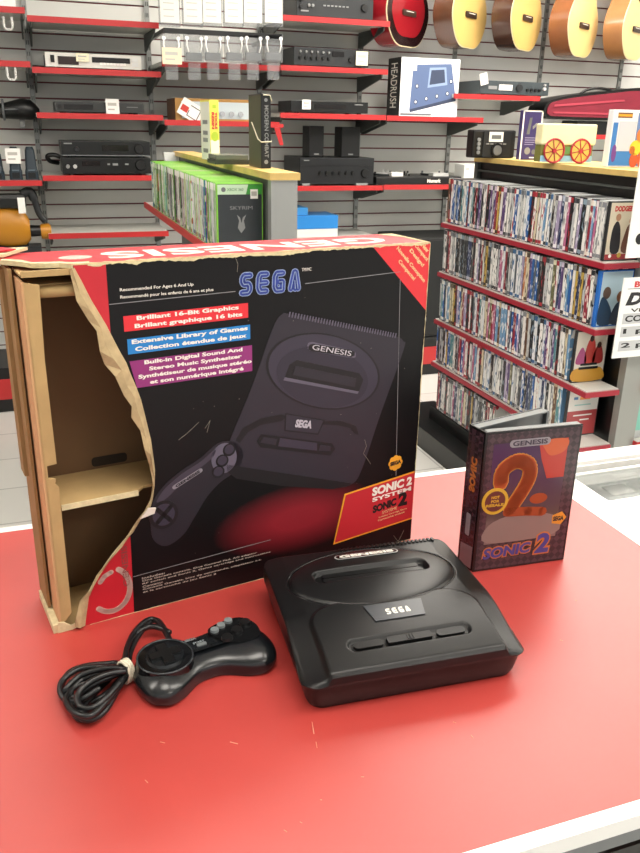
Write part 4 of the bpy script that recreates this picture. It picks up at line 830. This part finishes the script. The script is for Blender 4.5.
# ------------------------------------------------------------------ blister packs on a rail
pk = mat('blister_clear', '#9a9da0', .15, alpha=.32, spec=.7); pk_in = mat('blister_tray', '#6f7275', .4); ear = mat('cable_white', '#eeeeee', .4)
PY = 4.18
b = MB(); a = onY(163, 30.5, PY); c = onY(281, 30.5, PY)
q = thing('peg_rail', 'black crossbar carrying the two rows of clear blister packs', 'display rail', ((a.x+c.x)/2, PY, a.z), 0); w_ = (c.x-a.x)/2
MB().box(-w_, w_, -.016, .008, -.011, .011, blk).build('crossbar', q); 
for s_ in (-.98, .98): b = MB(); b.box(s_*w_-.008, s_*w_+.008, .0085, WALL-PY-.002, -.009, .009, steel_dk); b.build('arm', q)
cx6 = (170, 193, 212, 233.5, 252.5, 273)
PL = ['leftmost', 'second from left', 'third from left', 'fourth from left', 'fifth from left', 'rightmost']
for row in (0, 1):
    for i, x in enumerate(cx6):
        if row == 0: zt_ = onY(x, -6, PY).z; zb = onY(x, 27.0, PY).z
        else: zt_ = onY(x, 34, PY).z; zb = onY(x, 80, PY).z
        p = onY(x, 30, PY); h = zt_-zb
        t = thing('blister_pack', ('clear blister pack with white card, %s of the upper row' if row == 0 else 'clear earphone blister pack, %s of the lower row') % PL[i], 'blister pack', (p.x, PY, zb), 0, ['upper row of blister packs', 'lower row of blister packs'][row])
        if row == 0:
            MB().bbox(-.050, .050, -.012, .012, 0, h, pk, .006).build('shell', t); MB().box(-.044, .044, -.0145, -.0125, h*.12, h*.98, mat('pack_card', '#dcdcd8', .6)).build('card', t)
            b = MB(); 
            for j in range(3): b.box(-.03, .02, -.0152, -.0146, h*(.3+.2*j), h*(.33+.2*j), mat('tag_grey', ''))
            b.build('printed_lines', t)
        else:
            MB().bbox(-.047, .047, -.016, .014, h*.38, h, pk, .006).build('shell', t); MB().bbox(-.030, .030, -.010, .010, 0, h*.375, pk, .005).build('lower_pocket', t)
            MB().bbox(-.040, .040, -.012, .004, h*.42, h*.60, pk_in, .005).build('tray', t)
            for s_ in (-1, 1): b = MB(); b.tube([(s_*.034, -.0185, h*.90), (s_*.036, -.0185, h*.75), (s_*.028, -.0185, h*.60)], .0035, ear, 6); b.cyl((s_*.034, -.0170, h*.90), .009, -.006, ear, 'y', 12); b.build('earphone', t)
price_tag('cream and orange price card on the leftmost lower blister pack', 172, 56, .046, PY-.022, .036, m=mat('tag_orange', '#f0d8bc', .5))
# red ribbon end under the wood cased receiver shelf
p = onY(278, 126, FY-.03); q = MB(); q.box(p.x-.05, p.x+.03, p.y, p.y+.01, p.z-.008, p.z+.010, rail_red); q.prism([(p.x-.02, p.z-.009), (p.x+.012, p.z-.009), (p.x+.030, p.z-.095), (p.x+.012, p.z-.095)], p.y, p.y+.01, rail_red)
tag(q.build('red_bracket', None, 'base'), 'bent red plastic shelf end beside the black book', 'bracket')

# ------------------------------------------------------------------ film rack (right)
RX = 1.75; Y0, Y1 = 2.17, 3.32
BT = onX(446, 447.5, 1.665).z
BASEZ = .165
zs = [1.045, .823, .600, .392]
t = thing('film_rack', 'black double sided rack of film cases with red edged shelves and wooden top', 'display rack', (1.93, (Y0+Y1)/2, 0)); ox, oy = 1.93, (Y0+Y1)/2
q = MB(); cbox(q, 1.915, 1.945, Y0+.03, Y1-.02, BT, 1.315, blk); q.build('back_panel', t)
q = MB(); cbox(q, 1.90, 1.985, Y0-.005, Y0+.028, 0, 1.312, mat('post_grey', '#9a9c98', .4, metal=.3)); q.build('end_post', t)
q = MB(); cbox(q, 1.90, 1.985, Y1-.018, Y1+.01, 0, 1.312, steel_dk); q.build('far_post', t)
q = MB(); cbox(q, 1.665, 1.914, Y0, Y1+.25, 0, BT, blk2); cbox(q, 1.768, 1.914, Y0, Y1+.02, BT, BASEZ, blk2); q.build('base_plinth', t)
q = MB(); cbox(q, 1.895, 2.24, Y0-.02, Y1+.01, 1.3155, 1.335, wood); q.build('wooden_top', t)
q = MB(); cbox(q, 1.90, 1.914, Y0+.03, Y1-.02, 1.275, 1.282, steel_dk); q.build('upper_rail', t)
lean_top = {}
for i, z_ in enumerate(zs):
    q = MB(); cbox(q, RX+.004, 1.888, Y0+.004, Y1, z_-.006, z_+.010, shelf_w); o = q.build('shelf', t)
    q = MB(); cbox(q, RX-.004, RX+.0035, Y0-.004, Y1, z_-.012, z_+.006, rail_dk); cbox(q, RX+.0036, 1.888, Y0-.004, Y0+.0035, z_-.012, z_+.006, rail_dk); q.build('price_rail', o)
for z_ in (.600, .392):
    q = MB(); cbox(q, 1.99, 2.15, Y0-.02, Y1, z_-.006, z_+.010, shelf_w); o = q.build('shelf', t); q = MB(); cbox(q, 1.99, 2.15, Y0-.027, Y0-.0205, z_-.012, z_+.012, rail_red); cbox(q, 1.983, 1.9895, Y0-.027, Y0+.1, z_-.012, z_+.012, rail_red); q.build('price_rail', o)
PAL = [('white', '#e8e6e2', '#8a8c92'), ('white', '#eeece8', '#303238'), ('white', '#e6e4e0', '#b03040'), ('white', '#e2e4e6', '#3a6a9a'), ('pale grey', '#bfc2c4', '#4a4c52'), ('pale grey', '#c8cac8', '#6a7078'),
       ('black', '#1c1d20', '#c8c4bc'), ('black', '#232428', '#a8343c'), ('black', '#1e2226', '#8aa0b0'), ('dark blue', '#25345e', '#c0c8d8'), ('sky blue', '#6f9cc4', '#f0f0ec'), ('bright blue', '#2460a8', '#f0f0ec'),
       ('teal', '#4f8a92', '#e8e8e0'), ('crimson', '#96263a', '#efe4d8'), ('pink', '#b8688c', '#f2e8ec'), ('purple', '#5c4478', '#d8cce0'), ('yellow', '#c8a850', '#3a2a20'), ('cream', '#d8cdb0', '#5a4a3a'),
       ('brown', '#6a4c38', '#d8c8a8'), ('olive', '#6c6c4a', '#e0dcc0'), ('slate', '#56606a', '#d0d4d8'), ('orange', '#c07440', '#f0e4d0'), ('charcoal', '#34373a', '#9a9c9c'), ('lilac', '#a498b8', '#efeef2')]
casem = mat('dvd_shell', '#2a2b2d', .35); casew = mat('dvd_shell_clear', '#b8bcbc', .3)
NUM = {}
def spine_mat(i):
    n_, c_, d_ = PAL[i]; nm = 'spine_%s_%d' % (n_.replace(' ', '_'), i)
    if nm in MC: return MC[nm]
    m = mat(nm, c_, .3, noise=.6, nscale=1, col2=d_); nt = m.node_tree
    ns = [x for x in nt.nodes if x.type == 'TEX_NOISE'][0]; tc = [x for x in nt.nodes if x.type == 'TEX_COORD'][0]; rp = [x for x in nt.nodes if x.type == 'VALTORGB'][0]
    mp = nt.nodes.new('ShaderNodeMapping'); mp.inputs['Scale'].default_value = (30, 130, 34); nt.links.new(tc.outputs['Object'], mp.inputs[0])
    oi = nt.nodes.new('ShaderNodeObjectInfo'); ad = nt.nodes.new('ShaderNodeVectorMath'); ad.operation = 'ADD'; sc_ = nt.nodes.new('ShaderNodeMath'); sc_.operation = 'MULTIPLY'; sc_.inputs[1].default_value = 90
    nt.links.new(oi.outputs['Random'], sc_.inputs[0]); nt.links.new(mp.outputs[0], ad.inputs[0]); nt.links.new(sc_.outputs[0], ad.inputs[1]); nt.links.new(ad.outputs[0], ns.inputs['Vector'])
    ns.inputs['Scale'].default_value = 1; ns.inputs['Detail'].default_value = 1
    rp.color_ramp.elements[0].position = .37; rp.color_ramp.elements[1].position = .43
    return m
PROTO = {}
def dvd_mesh(pi, th, game=False):
    k = (pi, th, game)
    if k in PROTO: return PROTO[k]
    b = MB(); h = .190; dp = .135; g = th/2-.0003
    sh = (mat('game_shell_green', '#84cc48', .3) if pi % 3 else mat('game_shell_dark_green', '#4f9a30', .3) if pi % 2 else mat('game_shell_pale', '#b4d49a', .3)) if game else (casew if pi % 3 == 0 else casem)
    b.box(.0006, dp, -g, g, 0, h, sh)
    sm_ = spine_mat(pi); acc = mat('acc_%d' % pi, PAL[pi][2], .35)
    b.box(0, .0006, -g*.92, g*.92, .003, h-.003, sm_)
    b.box(-.0004, 0, -g*.92, g*.92, .168, .185 if not game else .187, wht if game else acc)
    b.box(-.0004, 0, -g*.92, g*.92, .006, .018, acc)
    b.box(.002, dp-.002, -g-.00015, -g, .003, h-.003, sm_)
    o = b.build('film_case'); me = o.data; bpy.data.objects.remove(o); PROTO[k] = me; return me
SN = ['top', 'second', 'third', 'fourth', 'bottom']
def ordn(n): return '%d%s' % (n, 'th' if 10 <= n % 100 <= 20 else {1: 'st', 2: 'nd', 3: 'rd'}.get(n % 10, 'th'))
def row_of(X_, z_, ya, yb, name, where, group, cat, game=False, wts=None, maxn=66, lean=0, seed=1):
    rnd = random.Random(seed); y = yb; n = 0; last = -1
    while y > ya+.02 and n < maxn:
        th = rnd.choice((.0135, .0155, .0155, .0155, .019, .023)) if not game else rnd.choice((.0145, .0155, .0165))
        pi = rnd.choices(range(len(PAL)), wts)[0]
        if y-th < ya: break
        o = bpy.data.objects.new(name, dvd_mesh(pi, th, game)); COL.objects.link(o)
        yc = y-th/2; a = lean; o.location = (X_+rnd.uniform(0, .003 if not game else .007), yc, z_+.0004+abs(math.sin(a))*th/2); o.rotation_euler = (a, 0, 0)
        n += 1; o['label'] = '%s spined %s, %s from the far end of %s' % (PAL[pi][0], 'film case' if not game else 'green topped game case', ordn(n), where); o['category'] = cat; o['group'] = group
        y -= th/math.cos(a)+.0004
    return y
wt = [9, 9, 6, 7, 6, 6, 8, 6, 5, 4, 5, 4, 3, 5, 4, 4, 3, 4, 3, 2, 4, 2, 4, 3]
for i, z_ in enumerate(zs):
    near = Y0+.022 if i < 2 else Y0+.10
    row_of(RX+.008, z_+.0105, near+.018, Y1-.02, 'film_case', 'the %s shelf' % SN[i], 'film cases on the %s shelf of the rack' % SN[i], 'film case', wts=wt, maxn=67, lean=[0, -.045, -.06, -.05][i]*1, seed=11+i)
row_of(RX+.023, BASEZ+.0005, 2.75, Y1-.03, 'film_case', 'the rack base', 'film cases on the base of the rack', 'film case', wts=wt, maxn=32, lean=-.03, seed=31)
# the four nearest cases show their fronts
def front_case(i, y_, label, fn_):
    z_ = zs[i]+.0109; t = thing('film_case', label, 'film case', (RX+.008, y_, z_), 0, 'nearest film cases of each shelf'); MB().bbox(0, .135, 0, .014, 0, .190, casem if i != 1 else mat('bluray_blue', '#2c6cc0', .25), .001).build('case', t); b = MB(); fn_(b); b.build('cover_sheet', t)
def quad(b, x0, x1, z0, z1, k, m): b.box(x0, x1, -.0003*(k+1), -.0003*k-.00005, z0, z1, m)
mm = lambda n_, c_: mat(n_, c_, .3)
def c0(b):
    quad(b, .004, .131, .004, .186, 0, mm('cv_cream', '#cfc6b0')); quad(b, .004, .131, .004, .022, 1, mm('cv_red', '#9a2a2c')); text(b, 'DODGEBALL', .020, .118, .158, .176, -.0004, mm('cv_red2', '#b83a38'), .06)
    b.prism(catmull([(.022, .03), (.020, .10), (.036, .128), (.052, .10), (.056, .03)], 4), -.0004, -.0007, mm('cv_suit', '#23242a')); b.prism(disc(.038, .140, .010, .012, 14), -.0004, -.0007, mm('cv_skin', '#b08468'))
    b.prism(catmull([(.066, .03), (.072, .09), (.086, .118), (.108, .10), (.122, .03)], 4), -.0004, -.0007, mm('cv_brown', '#6a4434')); b.prism(disc(.092, .128, .010, .012, 14), -.0004, -.0007, MC['cv_skin']); b.prism(disc(.024, .016, .006), -.0007, -.0009, wht); b.prism(disc(.060, .018, .008), -.0007, -.0009, mm('cv_yel', '#c8a83c'))
def c1(b):
    quad(b, .010, .131, .004, .186, 0, mm('cv_sky', '#a8c0cc')); b.prism(catmull([(.012, .01), (.014, .09), (.030, .10), (.060, .06), (.070, .01)], 4), -.0004, -.0007, mm('cv_navy', '#26405a')); b.prism(catmull([(.062, .01), (.075, .07), (.100, .085), (.125, .07), (.130, .01)], 4), -.0007, -.0009, mm('cv_navy2', '#2c3848'))
    b.prism(disc(.036, .115, .016, .021, 16), -.0004, -.0007, mm('cv_hair', '#5c4a40')); b.prism(disc(.094, .100, .016, .020, 16), -.0004, -.0007, mm('cv_hair2', '#7a5238'))
def c2(b):
    quad(b, .004, .131, .004, .186, 0, mm('cv_white', '#dcd4c8')); b.prism(catmull([(.006, .006), (.129, .006), (.129, .04), (.10, .055), (.006, .05)], 4), -.0004, -.0006, mm('cv_orange', '#d09a3c'))
    for x_, h_, c_ in ((.030, .13, 'cv_pink'), (.066, .165, 'cv_scarlet'), (.100, .14, 'cv_scarlet2')): b.prism(catmull([(x_-.020, .07), (x_-.018, h_-.03), (x_, h_), (x_+.018, h_-.03), (x_+.020, .07)], 4), -.0006, -.0009, mm(c_, {'cv_pink': '#a8487c', 'cv_scarlet': '#c03a34', 'cv_scarlet2': '#a03030'}[c_]))
    for x_, z__ in ((.066, .160), (.100, .135)): b.prism(disc(x_, z__, .009, .012, 12), -.0009, -.0011, mm('cv_hair3', '#3a2420'))
    quad(b, .030, .100, .062, .070, 3, blk); quad(b, .024, .106, .048, .057, 3, blk)
def c3(b):
    quad(b, .004, .131, .004, .186, 0, mm('cv_white2', '#e2e0dc')); quad(b, .004, .131, .004, .098, 1, mm('cv_rose', '#b04a4c')); quad(b, .05, .095, .140, .158, 1, mm('cv_or2', '#e8944a')); quad(b, .024, .042, .142, .152, 1, mm('cv_blu', '#4a78b0')); quad(b, .03, .10, .118, .123, 1, mm('cv_tea', '#9cc4c0'))
    quad(b, .030, .110, .078, .083, 2, wht); quad(b, .060, .100, .060, .065, 2, wht); quad(b, .04, .05, .018, .026, 2, wht)
front_case(0, Y0+.0225, 'cream fronted comedy film case facing out at the near end of top shelf', c0)
front_case(1, Y0+.0225, 'blue edged film case with two faces, near end of second shelf', c1)
front_case(2, Y0+.1005, 'orange and red film case facing out, near end of third shelf', c2)
front_case(3, Y0+.1005, 'white and rose film case facing out, near end of fourth shelf', c3)
t = thing('film_case', 'teal and white film case on the far side of the rack post', 'film case', (2.0, Y0+.02, .392+.0105)); MB().bbox(0, .135, 0, .014, 0, .19, casew, .001).build('case', t); MB().box(.003, .132, -.0004, -.0001, .03, .16, mat('cv_teal', '#7cc0b0', .4)).build('cover_sheet', t)
# hanging signs at the near post
sgn = mat('sign_white', '#f2f2f0', .5); inkb = mat('sign_black', '#1c1c1e', .5); inkg = mat('sign_grey', '#c4c6c8', .5)
SY = Y0-.05
a = onY(636.5, 185, SY); c = onY(630, 258, SY); t = thing('hanging_sign', 'plain white price sign, upper of two at the right photo edge', 'sign', (a.x, SY, c.z)); MB().box(0, .30, -.002, .002, 0, a.z-c.z+.09, sgn).build('board', t); q = MB(); q.prism(disc(.045, .06, .018), -.0021, -.0026, inkb); q.build('printed_mark', t)
a = onY(624, 278, SY); c = onY(617, 358, SY); H = a.z-c.z; W_ = .30
t = thing('hanging_sign', 'white price sign with large letters, lower of two at the right photo edge', 'sign', (a.x, SY, c.z)); MB().box(0, W_, -.002, .002, 0, H, sgn).build('board', t)
q = MB(); red_i = mat('sign_red', '#c83838', .5); text(q, 'BONS', .045, .150, H*.88, H*.955, -.0021, red_i, .05); q.box(.02, .28, -.0024, -.0021, H*.862, H*.868, inkb)
text(q, 'DVD', .020, .200, H*.66, H*.82, -.0021, inkb, .06, shear=.25); text(q, 'VIDEO', .045, .190, H*.575, H*.62, -.0021, inkb, .02)
for z_, s_ in ((.455, 'COMBO'), (.29, '1 pour 5'), (.11, '2 pour 8')): q.box(.018, .285, -.0024, -.0021, H*(z_-.025), H*(z_+.105), inkg); text(q, s_, .028, .030+.033*len(s_), H*z_, H*(z_+.08), -.0024, inkb, .03)
q.build('lettering', t)
q = MB(); q.box(a.x+.10, a.x+.108, SY+.003, Y0-.006, c.z+H*.5, c.z+H*.5+.01, steel_dk)
tag(q.build('sign_bracket', None, 'base'), 'small dark bracket holding the lower price sign on the rack post', 'bracket')
# things on the wooden top
TZ = 1.3355
def on_top(px, py): p = onZ(px, py, TZ); return p
p = Vector((1.945, onX(494, 158, 1.94).y, TZ))
def fit(px0, px1, py0, py1, Y): 
    a = onY(px0, py1, Y); c = onY(px1, py1, Y); return a.x, c.x, onY((px0+px1)/2, py0, Y).z
x0, x1, zt_ = fit(472, 514, 130, 157, 3.18)
t = thing('disc_deck', 'black disc jockey player propped upright at the far end of the wooden top', 'disc deck', ((x0+x1)/2, 3.18, TZ+.0005)); hw = (x1-x0)/2; h = zt_-TZ
MB().bbox(-hw, hw, 0, .06, 0, h, blk, .008).build('body', t); MB().bbox(-hw*.55, hw*.75, -.004, -.0002, h*.02, h*.97, dkg, .002).build('face_plate', t)
q = MB(); q.cyl((hw*.1, -.0042, h*.28), h*.25, -.008, blk2, 'y', 28); q.cyl((hw*.1, -.0122, h*.28), h*.18, -.002, midg, 'y', 28); q.build('jog_wheel', t)
q = MB(); q.box(-hw*.30, hw*.35, -.0075, -.0042, h*.58, h*.93, wht); q.box(-hw*.2, hw*.25, -.0079, -.0075, h*.68, h*.82, midg); q.build('paper_note', t)
for i in range(5): q = MB(); q.box(-hw*.42+i*hw*.2, -hw*.28+i*hw*.2, -.007, -.0042, h*.48, h*.53, bts); q.build('button', t)
for i in range(4): q = MB(); q.cyl((-hw*.75, -.0002, h*(.2+.15*i)), .008, -.006, bts, 'y', 10); q.build('knob', t)
x0, x1, zt_ = fit(519, 538.5, 110.5, 158, 3.05); h = zt_-TZ; hw = (x1-x0)/2
t = thing('purple_box', 'narrow purple boxed gadget standing between the disc deck and toy wagon', 'box', ((x0+x1)/2, 3.05, TZ+.0005)); MB().bbox(-hw, hw, 0, .025, 0, h, mat('box_violet', '#3c3268', .35), .002).build('carton', t)
q = MB(); q.box(-hw, -hw*.86, -.0006, -.0001, 0, h, wht); q.box(hw*.86, hw, -.0006, -.0001, 0, h, wht); q.box(-hw, hw, -.0006, -.0001, h*.975, h, wht)
q.prism([(-hw*.5, h*.52), (-hw*.3, h*.85), (-hw*.05, h*.86), (-hw*.2, h*.52)], -.0006, -.0009, midg); q.prism([(hw*.05, h*.68), (hw*.45, h*.76), (hw*.5, h*.70), (hw*.1, h*.62)], -.0006, -.0009, bts)
for i in range(4): q.box(-hw*.6, hw*(.6-.1*i), -.0009, -.0006, h*(.44-.045*i), h*(.455-.045*i), mat('ink_lilac', '#9a96c0', .5))
q.prism(disc(-hw*.25, h*.18, .014), -.0006, -.0009, bts); q.prism(disc(hw*.4, h*.16, .010), -.0006, -.0009, midg); q.box(0, hw*.5, -.0009, -.0006, h*.03, h*.055, wht); q.build('printed_front', t)
# toy wagon
x0, x1, zt_ = fit(540, 592, 124, 164, 2.72); h = zt_-TZ; hw = (x1-x0)/2
t = thing('covered_wagon', 'cream topped toy covered wagon with two red spoked wheels', 'toy wagon', ((x0+x1)/2, 2.72, TZ+.0005), math.radians(-3))
MB().bbox(-hw, hw, 0, .05, h*.47, h, mat('canvas_cream', '#efe6b8', .6), .006).build('canopy', t)
MB().box(-hw*.97, hw*.93, .004, .048, .006, h*.468, mat('wagon_olive', '#7a7a3c', .5)).build('wagon_body', t); MB().box(-hw*.97, hw*.93, .001, .0038, .006, h*.20, mat('wagon_sky', '#8fc0dc', .5)).build('painted_band', t)
MB().box(-hw*.16, hw*.14, .0005, .0038, h*.25, h*.42, mat('wagon_green', '#5f9050', .5)).build('painted_door', t)
wr = mat('wheel_red', '#b0283a', .4); wy = mat('wheel_yellow', '#e0cc6a', .5)
for cx in (-hw*.52, hw*.46):
    q = MB(); q.prism(disc(cx, .046, .039), .0002, -.0016, wy); R_ = [(cx+.042*math.cos(a*PI/14), -.003, .046+.042*math.sin(a*PI/14)) for a in range(28)]; q.tube(R_, .0038, wr, 6, close=True)
    for a in range(8): q.tube([(cx, -.004, .046), (cx+.041*math.cos(a*PI/4+.2), -.004, .046+.041*math.sin(a*PI/4+.2))], .0018, wr, 5)
    q.cyl((cx, -.002, .046), .008, -.006, wr, 'y', 12); q.build('wheel', t)
x0, x1, zt_ = fit(607, 652, 110, 167, 2.50); h = zt_-TZ; hw = (x1-x0)/2
t = thing('toy_box', 'white and blue toy box with a clear window at the right photo edge', 'toy box', ((x0+x1)/2, 2.50, TZ+.0005), math.radians(-2)); MB().bbox(-hw, hw, 0, .03, 0, h, mat('toybox_white', '#e6e8ec', .4), .002).build('carton', t)
q = MB(); q.box(-hw*.95, hw*.9, -.0006, -.0001, h*.02, h*.30, mat('toy_blue', '#3a7cc4', .4)); q.box(-hw*.95, -hw*.75, -.0006, -.0001, h*.3, h*.78, mat('toy_blue', '')); q.box(hw*.05, hw*.95, -.0009, -.0006, h*.05, h*.95, mat('toy_bluegrey', '#6a88c0', .4)); q.box(-hw*.8, -hw*.2, -.0006, -.0001, h*.86, h*.95, mat('toy_brown', '#6a4a34', .5)); q.box(-hw*.8, -hw*.2, -.0009, -.0006, h*.885, h*.925, mat('ink_yellow', ''))
q.prism(disc(-hw*.78, h*.24, .010, .03), -.0006, -.0010, mat('toy_purple', '#6a3a8a', .4)); q.build('printed_front', t)
q = MB(); q.box(-hw*.70, hw*.02, -.0012, -.0006, h*.28, h*.80, mat('window_clear', '#c8ccd8', .1)); q.build('clear_window', t)
q = MB()
for u, v, r1, r2, nm, cl_ in ((.12, .34, .026, .026, 'toy_yel', '#e8c838'), (-.02, .30, .012, .014, 'toy_or', '#d8783a'), (.25, .56, .016, .024, 'toy_or', ''), (.34, .76, .014, .022, 'toy_tan', '#d8a070'), (.10, .12, .018, .026, 'toy_rust', '#c0552c'), (.40, .15, .014, .03, 'toy_rust', ''), (.62, .4, .012, .05, 'toy_or', ''), (.7, .75, .016, .03, 'toy_tan', '')):
    q.prism(disc(u*hw, v*h, r1, r2, 16), -.0012, -.0018, mat(nm, cl_))
q.build('printed_shapes', t)

# ------------------------------------------------------------------ game rack (left)
GX = .492
ZG = onX(200, 243.5, GX).z
t = thing('game_rack', 'grey display rack with wooden top holding the green topped game cases', 'display rack', (.665, 2.95, 0)); ox, oy = .665, 2.95
q = MB(); cbox(q, .628, .704, 2.20, 2.232, 0, 1.3145, mat('post_brushed', '#a2a4a2', .35, metal=.5)); q.build('end_post', t)
q = MB(); cbox(q, .640, .662, 2.233, 3.74, 0, 1.3145, mat('rack_panel', '#5c605e', .5)); q.build('back_panel', t)
q = MB(); cbox(q, .622, .709, 2.19, 3.76, 1.315, 1.334, wood); q.build('wooden_top', t)
q = MB(); cbox(q, .575, .639, 3.72, 3.74, ZG, 1.330, mat('end_white', '#dcdedc', .5)); q.build('far_end_panel', t)
q = MB(); cbox(q, GX+.004, .6395, 2.17, 3.83, ZG-.008, ZG+.008, shelf_w); o = q.build('shelf', t); q = MB(); cbox(q, GX-.004, GX+.0035, 2.17, 3.83, ZG-.014, ZG+.010, rail_red); q.build('price_rail', o)
q = MB(); cbox(q, .50, .6395, 2.25, 3.8, 0, .14, blk2); q.build('base_plinth', t)
wx = [8, 8, 5, 3, 9, 8, 4, 2, 2, 1, 1, 1, 1, 1, 0, 0, 1, 2, 1, 1, 3, 1, 2, 1]
row_of(GX+.0035, ZG+.0085, 2.318, 3.60, 'game_case', 'the game rack', 'green topped game cases on the rack', 'game case', True, wx, 82, 0, 77)
xb = onX(219, 188, GX+.010)
t = thing('game_case', 'black fronted game case with pale dragon emblem at the near end of the rack', 'game case', (GX+.0045, 2.300, ZG+.0089)); h = .190
MB().bbox(0, .135, 0, .0155, 0, h, mat('game_shell_green', ''), .001).build('case', t)
q = MB(); q.box(.003, .132, -.0003, -.00005, .003, h-.002, mat('cv_slate', '#2c3236', .35)); q.box(.003, .132, -.0006, -.0003, h-.030, h-.003, mat('strip_pale', '#c4dcc0', .35)); q.prism([(.085, h-.030), (.132, h-.030), (.132, h-.003), (.092, h-.003)], -.0006, -.0009, mat('strip_green', '#3c9838', .35)); q.build('cover_sheet', t)
q = MB(); q.prism(disc(.020, h-.0165, .0065), -.0006, -.0010, midg); text(q, 'XBOX 360', .030, .078, h-.0205, h-.0125, -.0006, mat('ink_green', '#6a9a6a', .4), .02); text(q, 'SKYRIM', .038, .104, h-.072, h-.062, -.0003, bts, .0)
ip = [(.070, .060), (.060, .075), (.064, .095), (.058, .112), (.067, .104), (.071, .088), (.075, .104), (.085, .112), (.078, .095), (.082, .075)]
q.build('lettering', t); q = MB(); q.prism([(a_, b__-.008) for a_, b__ in ip], -.0003, -.0006, bts); q.build('printed_emblem', t)
q = MB(); q.box(.098, .120, -.0013, -.0009, h-.042, h-.016, wht); q.box(.101, .117, -.0016, -.0013, h-.034, h-.022, mat('tag_grey', '')); q.build('price_sticker', t)
# on its wooden top
ya = onX(212, 158, .652).y
x0, x1, zt_ = fit(211, 220, 100, 158, 2.90); h = zt_-1.334; 
t = thing('software_box', 'tall yellow and white boxed game standing on the wooden rack top', 'box', (x0, 2.90, 1.3345), math.radians(4)); w_ = x1-x0
MB().box(0, w_, 0, .12, 0, h, mat('box_lemon', '#e4dc5c', .45)).build('carton', t); q = MB(); q.box(-.0008, -.0001, .004, .116, .0, h*.97, mat('box_offwhite', '#e8e8dc', .5)); q.box(w_*.02, w_*.98, -.0006, -.0001, 0, h*.34, mat('box_offwhite', '')); q.prism(disc(w_*.5, h*.40, w_*.4, h*.08), -.0006, -.0009, mat('box_lime', '#b0c83c', .5))
for v_ in (.12, .3, .42, .6): q.box(-.0014, -.0008, .03, .09, h*v_, h*(v_+.07), bts)
q.box(w_*.3, w_*.7, -.0006, -.0001, h*.86, h*.92, mat('box_lime', '')); q.build('printed_front', t)
q = MB(); fnv = lambda u, v, w: (w_*.5+v, w, h*.66-u)
text(q, 'RESIN', -h*.14, h*.14, -.010, -.001, -.0009, red_i, .06, fn=fnv); text(q, 'TOOLS', -h*.14, h*.14, .001, .010, -.0009, red_i, .06, fn=fnv); q.build('lettering', t)
x0, x1, zt_ = fit(261.5, 271, 94, 169, 2.40); h = zt_-1.334; w_ = x1-x0
t = thing('black_book', 'thick black boxed book tied with pale string on the wooden rack top', 'book', (x0, 2.40, 1.3345), 0)
MB().bbox(0, w_, 0, .145, 0, h, blk2, .001).build('cover', t); q = MB(); q.box(-.0006, 0, .004, .140, .004, h-.004, mat('book_olive', '#484a38', .5)); o = q.build('side_print', t)
q = MB(); text(q, 'MODERN COMBAT', -h*.35, h*.35, -.006, .006, -.0003, bts, .02, fn=lambda u, v, w: (w_*.55+v, w, h*.50-u)); q.prism(disc(w_*.5, h*.09, .006), -.0001, -.0004, bts); q.prism(disc(w_*.5, h*.92, .005), -.0001, -.0004, bts); q.build('lettering', t)
q = MB(); q.tube([(-.0022, .10, h*.62), (-.0022, .03, h*.40), (w_*.0, -.0022, h*.36), (w_+.0022, -.0022, h*.37)], .0018, mat('string_cream', '#d8d0b8', .7), 6); q.tube([(w_*.2, -.0022, h*.985), (w_*.9, -.0022, h*.985), (w_+.0022, -.0022, h*.90)], .0016, mat('string_cream', ''), 6); q.build('string', t)
x0, x1, _z = fit(215, 250, 154, 162, 2.62)
for i in range(2):
    q = MB(); q.bbox(x0+.004*i, x1-.005*i, 2.62, 2.74, 1.3345+i*.0145, 1.3345+.014+i*.0145, [mat('stack_dark', '#3a3e34', .3), mat('stack_smoke', '#6c7064', .25)][i], .0015)
    tag(q.build('flat_case', None, 'base'), ['dark flat disc case, bottom one of the two between yellow box and book', 'smoky flat disc case, top one of the two between yellow box and book'][i], 'disc case', 'flat disc cases on the rack top')
